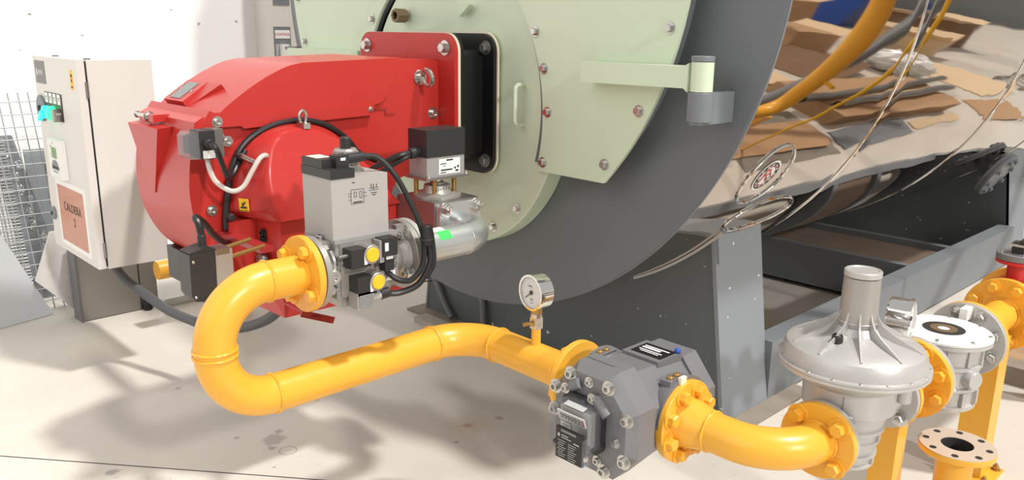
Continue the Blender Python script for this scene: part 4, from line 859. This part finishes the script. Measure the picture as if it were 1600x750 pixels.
for k in range(12):
    a = 2*math.pi*k/12; d = V((math.cos(a), math.sin(a), 0))
    for z0, z1 in ((.49, .535), (.622, .68)): MB().obox(V((XG, FY, (z0+z1)/2))+d*.117, V((-d.y, d.x, 0)), UZ, .014, z1-z0, .014, .002).build('body_rib', ALW, fl)
lid = MB().lathe((XG, FY, 0), UZ, [(.142, .693), (.142, .700), (.137, .704), (0, .706)], 64).build('filter_lid', WHT, fl)
MB().ring((XG, FY, .7052), UZ, .018, .062, .0012, 40, .0002).build('ring_label', BLP, lid); MB().ring((XG, FY, .7056), UZ, .018, .040, .0014, 40, .0002).build('label_centre', BRZ, lid)
for k in range(8): a = 2*math.pi*k/8+.2; bolt(lid, (XG+.13*math.cos(a), FY+.13*math.sin(a), .703), UZ, .010, STL, 'sock')
MB().lathe((XG+.11, FY-.045, .58), (.9, -.4, 0), [(.03, -.02), (.03, .012), (.026, .02), (0, .02)], 24).build('drain_plug', ALW, fl)
MB().box(XG-.012, XG+.012, 2.87, 2.925, .69, .73, .003).build('lifting_tab', WHT, fl)
# ================================================================== PIPE BEYOND + VALVE + RISER
lp = thing('flanged_pipe', 'yellow pipe with a large eight bolt flange beyond the white filter', 'pipe', (XG, 3.1, .5))
MB().cyl((XG, 2.95, ZL+.0), (XG, 3.32, ZL), .057, n=36).build('pipe_run', YEL, lp)
flange(lp, (XG, 2.945, ZL), (0, 1, 0), .125, .02, .05, 8, YEL, .028, side=1)
flange(lp, (XG, 3.31, ZL), (0, 1, 0), .134, .024, .05, 8, YEL, .032, side=-1)
weld(lp, (XG, 3.306, ZL), (0, 1, 0), .059)
vv = thing('shut_off_valve', 'red shut off valve with black topped neck at the frame edge', 'valve', (XG, 3.41, .5))
MB().cyl((XG, 3.335, ZL), (XG, 3.475, ZL), .12, n=40, c=.01).build('valve_body', VRED, vv)
MB().cyl((XG, 3.405, ZL+.10), (XG, 3.405, .80), .030, n=24).build('valve_neck', VRED, vv)
MB().cyl((XG, 3.405, .79), (XG, 3.405, .803), .072, n=36, c=.003).build('neck_flange', VRED, vv)
MB().cyl((XG, 3.405, .804), (XG, 3.405, .828), .072, n=36, c=.002).build('lever_plate', MTR, vv)
for k in range(4): bolt(vv, (XG+.055*math.cos(k*1.571+.6), 3.405+.055*math.sin(k*1.571+.6), .828), UZ, .012, STL)
MB().box(XG-.02, XG+.02, 3.385, 3.425, .828, .87, .004).build('lever_hub', BLP, vv)
MB().obox((XG+.02, 3.515, .88), (.05, 1, .12), UZ, .28, .035, .014, .004).build('lever', BLP, vv)
MB().obox((XG, 3.395, .862), (1, 0, 0), (0, 1, 0), .05, .06, .008, .002).build('lever_clamp', STL, vv)
rs = thing('riser_pipe', 'yellow gas riser beyond the red valve, seen mirrored in the boiler cladding', 'pipe', (XG, 4.15, 0))
MB().tube(fillet([(XG, 3.49, ZL), (XG, 4.15, ZL), (XG, 4.15, 4.2)], .18, 14), .06, 32).build('pipe_run', YEL, rs)
flange(rs, (XG, 3.476, ZL), (0, 1, 0), .145, .022, .05, 8, YEL, .032, side=1)
MB().box(XG-.04, XG+.04, 4.11, 4.19, 0, ZL-.055, .004).build('foot_post', YEL, rs)
MB().cyl((XG-.06, 4.15, 1.0), (XG-.12, 4.12, 1.0), .014, n=12).build('side_stub', YST, rs)
# ================================================================== POSTS
def post(label, x, y, h, w_=.075, dx=0, dy=0):
    t = thing('pipe_support_post', label, 'post', (x, y, 0), 'yellow posts under the gas line')
    MB().loft([[(x+i*w_+dx, y+j*w_+dy, 0) for i, j in ((-.5, -.5), (.5, -.5), (.5, .5), (-.5, .5))], [(x+i*w_, y+j*w_, h) for i, j in ((-.5, -.5), (.5, -.5), (.5, .5), (-.5, .5))]], .005, 3).build('column', YEL, t)
    bp_ = MB().box(x-.09+dx, x+.09+dx, y-.09+dy, y+.09+dy, 0, .012, .002).build('base_plate', YEL, t)
    for i in (-1, 1):
        for j in (-1, 1): bolt(bp_, (x+.068*i+dx, y+.068*j+dy, .012), UZ, .020, BRS, 'stud')
    return t
post('square yellow post standing below the silver regulator', XG, 2.36, .553, .072)
post('square yellow post standing below the large yellow flange at the right edge', XG+.005, 3.22, ZL-.057, .10)
# ================================================================== OPEN STUB
st = thing('open_pipe_stub', 'upright yellow pipe stub with an open unpainted flange on top', 'pipe stub', (-.672, 2.47, 0))
SXY = (-.672, 2.47)
MB().lathe((*SXY, 0), UZ, [(.05, 0), (.05, .44), (.044, .44), (.044, .0)], 40, closed=True).build('pipe_run', YEL, st)
MB().ring((*SXY, .425), UZ, .049, .104, .018, 56, .002).build('flange', YEL, st)
# bare flange face with eight open holes
b = MB(); N8 = 8
ff = MB().ring((*SXY, .4432), UZ, .044, .103, .0015, 64, .0003).build('flange_face', RST, st)
for k in range(8):
    a = 2*math.pi*k/8+.25; MB().cyl((SXY[0]+.083*math.cos(a), SXY[1]+.083*math.sin(a), .4440), (SXY[0]+.083*math.cos(a), SXY[1]+.083*math.sin(a), .4455), .0095, n=18).build('bolt_hole', INK, ff)
MB().lathe((*SXY, .30), UZ, [(.0438, .1435), (.0438, 0), (0, 0)], 36).build('bore', BOR, st)
MB().ring((*SXY, 0), UZ, .05, .058, .012, 40).build('base_flange', YEL, st)
# ================================================================== LEFT BACKGROUND
sg2 = thing('second_gas_pipe', 'yellow pipe with a flange low behind the burner and below the cabinet', 'pipe', (-4.35, 1.9, 0))
MB().cyl((-4.35, 1.56, .335), (-4.35, 2.3, .335), .05, n=32).build('pipe_run', YEL, sg2)
flange(sg2, (-4.35, 1.74, .335), (0, 1, 0), .105, .02, .05, 8, YEL, .026)
MB().box(-4.38, -4.32, 2.0, 2.06, 0, .30, .003).build('foot_post', YEL, sg2)
tr = thing('stainless_duct_box', 'brushed stainless box standing on the floor under the control cabinet', 'box', (-4.9, 1.47, 0))
MB().box(-4.88, -4.76, 1.285, 1.70, .004, .43, .006).build('box_body', BST, tr)
MB().box(-4.875, -4.753, 1.275, 1.288, 0, .435, .003).build('end_flange', MTR, tr); MB().box(-4.765, -4.756, 1.60, 1.606, .01, .43).build('seam', INK, tr)
wb = MB().prism([(1.11, .24), (1.21, .50), (1.52, .50), (1.52, .02), (1.30, .02)], 'x', -4.92, -4.905, .002)
tag(wb.build('flecked_board', MRB), 'white flecked board leaning behind the stainless box', 'board')
bk = thing('floor_bracket', 'bent galvanised bracket lying on the floor behind the yellow pipe', 'bracket', (-4.75, 1.95, 0))
MB().box(-4.80, -4.70, 1.72, 2.25, 0, .008, .001).build('bracket_base', ZNC, bk); MB().box(-4.72, -4.71, 1.72, 2.0, .006, .05, .001).build('bracket_lip', ZNC, bk)
br = MB().sph((-4.735, 1.63, .02), .02, (1, 1.3, 2.0)); b_ = br.build('cable_tie_end', BLK); tag(b_, 'small black rubber scrap on the floor beside the grey conduit', 'scrap')
def lean(name, label, cat, poly_lo, h, top_shift, th, m, b=.003):
    """sheet standing on the floor at poly_lo (two ground points), its top shifted back"""
    a, c = V((*poly_lo[0], 0)), V((*poly_lo[1], 0)); s = V((*top_shift, h)); n = (c-a).cross(s).normalized()*th
    return tag(MB().loft([[a, c, c+s+(a-c)*.28, a+s], [p+n for p in (a, c, c+s+(a-c)*.28, a+s)]], b).build(name, m), label, cat)
lean('steel_sheet', 'large pale grey sheet leaning low at the left frame edge', 'sheet', ((-4.86, .55), (-5.02, 1.20)), .51, (-.12, -.02), .012, LGR)
t = thing('wall_panel', 'tall pale grey metal panel leaning on the wall left of the cabinet', 'panel', (-5.5, 1.6, 0))
MB().loft([[(-5.52, 1.30, 0), (-5.52, 1.95, 0), (-5.535, 1.95, 0), (-5.535, 1.30, 0)], [(-5.62, 1.30, 0.865), (-5.62, 1.95, 0.865), (-5.635, 1.95, 0.865), (-5.635, 1.30, 0.865)]], .003).build('panel_sheet', PGR, t)
MB().obox((-5.555, 1.42, .46), (0, 1, 0), (-.10, 0, 0.865), .015, .70, .03, .003).build('panel_fold', MGR, t)
# wire mesh stack
wm = thing('wire_mesh_panel', 'welded wire mesh panel standing behind the pale sheet at the left', 'mesh', (-5.25, 1.1, 0))
b = MB()
for i in range(14):
    y0 = .72+.052*i; b.tube([(-5.12, y0, .0), (-5.42, y0-.03, 1.22)], .0035, 6)
for j in range(17):
    z = .05+.07*j; x = -5.12-.30*z/1.22; b.tube([(x, .68, z), (x, 1.42, z)], .0035, 6)
b.build('wire_grid', WIR, wm)
fm = thing('fine_mesh_sheet', 'fine perforated steel mesh sheet behind the wire panel', 'mesh', (-5.5, 1.0, 0))
b = MB()
for i in range(34):
    y0 = .60+.018*i; b.tube([(-5.32, y0, .0), (-5.62, y0, .95)], .003, 4)
for j in range(52):
    z = .02+.018*j; x = -5.32-.30*z/.95; b.tube([(x, .60, z), (x, 1.20, z)], .003, 4)
o = b.build('mesh_wires', WIR, fm)
ft = thing('fine_mesh_offcut', 'small perforated offcut high beside the cabinet against the wall', 'mesh', (-5.8, 1.62, 1.0))
b = MB()
for i in range(9): b.tube([(-5.895, 1.565+.016*i, 1.01), (-5.895, 1.565+.016*i, 1.15)], .003, 4)
for j in range(9): b.tube([(-5.899, 1.565, 1.01+.0175*j), (-5.899, 1.695, 1.01+.0175*j)], .003, 4)
b.build('mesh_wires', WIR, ft)
dk = thing('scrap_frame', 'dark frame with crumpled foil standing behind the wire mesh', 'frame', (-5.4, 1.25, 0))
MB().loft([[(-5.36, 1.20, 0), (-5.36, 1.40, 0), (-5.41, 1.40, 0), (-5.41, 1.20, 0)], [(-5.66, 1.14, .95), (-5.66, 1.26, .95), (-5.71, 1.26, .95), (-5.71, 1.14, .95)]], .004).build('frame_panel', DGR, dk)
for k in range(9):
    z = .28+.07*k; o = MB().sph((-5.36-.31*z/.95, 1.34-.13*z+.02*math.sin(k*2), z), .03, (.5, .6+.3*math.sin(k*3.1), 1.2)); 
    for v in o.bm.verts: v.co += V((random.uniform(-.008, .008), random.uniform(-.008, .008), random.uniform(-.008, .008)))
    o.build('foil_scrap', ZNC, dk, flat=True)
# electrical enclosure on the wall
el = thing('electrical_enclosure', 'tall white electrical enclosure on the wall behind the burner, with a red lettered switch plate', 'enclosure', (-5.82, 3.08, 0))
MB().box(-5.9, -5.70, 3.0, 3.27, .0, 2.2, .004).build('enclosure_body', CAB, el)
XE = -5.698
MB().box(-5.70, -5.685, 3.255, 3.29, 0, 2.2, .002).build('side_trim', MGR, el)
MB().obox((XE, 3.105, 1.46), (0, 1, 0), UZ, .135, .30, .004).build('switch_plate', MGR, el); MB().obox((XE+.003, 3.105, 1.40), (0, 1, 0), UZ, .12, .17, .003).build('plate_field', LGR, el)
MB().obox((XE+.003, 3.105, 1.555), (0, 1, 0), UZ, .12, .06, .003).build('plate_title', PAP, el)
text(el, 'CONTROL', (XE+.0055, 3.105, 1.555), (0, 1, 0), UZ, .025, VRED, 'plate_lettering')
MB().obox((XE+.02, 3.105, 1.435), (0, 1, 0), UZ, .055, .10, .04, .012).build('switch_knob', WHT, el)
MB().obox((XE+.001, 3.11, 1.80), (0, 1, 0), UZ, .13, .07, .004).build('upper_plate', MGR, el)
# ================================================================== JUNK HEAP THE CLADDING MIRRORS (to the right, outside the frame)
def cbox(label, c, sx, sy, sz, rz, m, tilt=0):
    t = thing('cardboard_box', label, 'box', c); R = Matrix.Rotation(rz, 3, 'Z') @ Matrix.Rotation(tilt, 3, 'X')
    b = MB().box(-sx/2, sx/2, -sy/2, sy/2, 0, sz, .006)
    for v in b.bm.verts: v.co = R @ v.co+V(c)
    b.build('carton', m, t)
    for s_ in (-1, 1):
        b = MB().loft([[(-sx/2, s_*sy/2, sz), (sx/2, s_*sy/2, sz), (sx/2, s_*(sy/2-.006), sz), (-sx/2, s_*(sy/2-.006), sz)], [(-sx/2, s_*(sy/2+.22), sz+.12), (sx/2, s_*(sy/2+.22), sz+.12), (sx/2, s_*(sy/2+.214), sz+.125), (-sx/2, s_*(sy/2+.214), sz+.125)]])
        for v in b.bm.verts: v.co = R @ v.co+V(c)
        b.build('flap', CBL, t)
def sheet(label, c, sx, sy, rz, m, tilt=.05, tx=.0):
    R = Matrix.Rotation(rz, 3, 'Z') @ Matrix.Rotation(tilt, 3, 'X') @ Matrix.Rotation(tx, 3, 'Y')
    b = MB().box(-sx/2, sx/2, -sy/2, sy/2, 0, .012, .003)
    for v in b.bm.verts: v.co = R @ v.co+V(c)
    lo = min(v.co.z for v in b.bm.verts)
    for v in b.bm.verts: v.co.z += .004-lo+c[2]
    return tag(b.build('cardboard_sheet', m), label, 'cardboard')
tag(MB().box(-1.30, -.40, 4.45, 5.72, 0, .006, .002).build('shade_mat', mat('grey_shade_mat', (132, 126, 117), .8, var=.2, vs=4)), 'thin grey mat added to stand in for floor shade beyond the yellow riser', 'mat')  # added mat: its grey stands in for a floor shadow, mirrored too
sheet('brown cardboard sheet lying nearest, mirrored low in the cladding', (-.86, 5.0, .004), .50, 1.2, .06, CBD, .03)
tag(MB().box(-1.02, -.66, 4.24, 4.36, 0, .09, .01).build('timber_block', TIM), 'dark timber block on the floor beside the riser foot', 'block')
sheet('grey sheet added to darken the mirrored floor left of the long carton', (-1.04, 6.45, 0), .36, 1.3, -.05, MGR, .0)  # added sheet whose grey puts shade into the mirrored floor
sheet('pale board strip on the floor left of the long carton', (-1.02, 7.75, 0), .16, 1.1, -.06, CBL, .0)
sheet('pale cardboard sheet on the floor right of the long carton', (.66, 6.1, 0), .9, 1.1, .2, CBL, .04)
sheet('dark cardboard sheet propped right of the steel tubes', (.75, 7.55, 0), 1.0, 1.2, -.2, CBK, .14)
sheet('wide light cardboard sheet at the far end of the heap', (.15, 10.0, 0), 1.5, 1.1, -.1, CBL, .05)
sheet('brown cardboard sheet beyond the pale strip', (-1.0, 9.4, 0), .55, 1.0, .15, CBD, .03)
def carton(label, c, sx, sy, sz, rz, m):
    t = thing('cardboard_box', label, 'box', c); R = Matrix.Rotation(rz, 3, 'Z')
    for nm, mm, ex in (('carton', m, (-sx/2, sx/2, -sy/2, sy/2, 0, sz)), ('tape', CBL, (-.04, .04, -sy/2-.001, sy/2+.001, sz-.002, sz+.001))):
        b = MB().box(*ex, .002)
        for v in b.bm.verts: v.co = R @ v.co+V(c)
        b.build(nm, mm, t)
carton('long low closed carton carrying the two steel tubes', (-.37, 7.05, 0), .86, 2.3, .19, .03, CBD)
cbox('open brown carton in the middle of the heap', (1.75, 8.6, 0), .9, .7, .45, .3, CBD)
cbox('tall carton at the far right of the heap', (2.9, 10.0, 0), .8, .8, .9, .1, CBD)
cbox('pale carton left of the tall carton', (1.4, 11.0, 0), 1.0, .6, .5, -.2, CBL)
cbox('square carton near the blue crate', (2.0, 13.0, 0), 1.1, .8, .8, .2, CBK)
for i, (xa, ya, xb, yb) in enumerate(((-.40, 5.6, -.19, 8.7), (-.56, 5.95, -.44, 8.3))):
    b = MB().lathe((xa, ya, .246), (xb-xa, yb-ya, 0), [(.046, 0), (.054, 0), (.054, 3.1 if i == 0 else 2.36), (.046, 3.1 if i == 0 else 2.36)], 28, closed=True)
    tag(b.build('steel_tube', BST), ('longer, right hand' if i == 0 else 'shorter, left hand')+' one of two steel tubes lying on the long carton', 'tube', 'steel tubes on the heap')
ld = thing('ladder', 'aluminium ladder lying on the floor beyond the heap', 'ladder', (-.35, 11, 0))
for dx in (0, .40): MB().box(-.55+dx, -.52+dx, 10.9, 14.3, 0, .08, .003).build('rail', ALU, ld)
for k in range(11): MB().cyl((-.53, 11.05+.3*k, .04), (-.14, 11.05+.3*k, .04), .016, n=12).build('rung', ALU, ld)
cr = thing('blue_crate', 'blue crate far behind the cartons', 'crate', (3.6, 13, 0))
MB().box(3.0, 4.6, 12.6, 13.6, 0, 1.1, .02).build('crate_body', BLU, cr)
pb = MB().sph((.45, 8.85, .22), .4, (1.1, .8, .48))
for v in pb.bm.verts: v.co += V((random.uniform(-.05, .05), random.uniform(-.05, .05), random.uniform(-.04, .04)))
tag(pb.build('plastic_sheet_bundle', FILM, flat=True), 'crumpled pale plastic bundle on the floor between the cartons', 'bundle')
gb = MB().tube([(-.52, 4.36, .04), (-.36, 6.0, 1.5), (-.28, 6.6, 2.15)], .055, 18); tag(gb.build('leaning_pole', DGR), 'dark grey pole leaning beside the riser, mirrored in the cladding', 'pole')
gb = MB().tube([(-.30, 5.2, .05), (-.12, 6.7, 1.4), (-.1, 7.4, 2.1)], .06, 18); tag(gb.build('leaning_pole', MGR), 'mid grey pole leaning behind the dark one', 'pole')
gb = MB().tube([(-.95, 4.55, .008), (-.95, 4.60, 1.2), (-.95, 4.65, 2.4)], .014, 12); tag(gb.build('yellow_rod', YST), 'thin yellow rod standing beside the riser', 'rod')
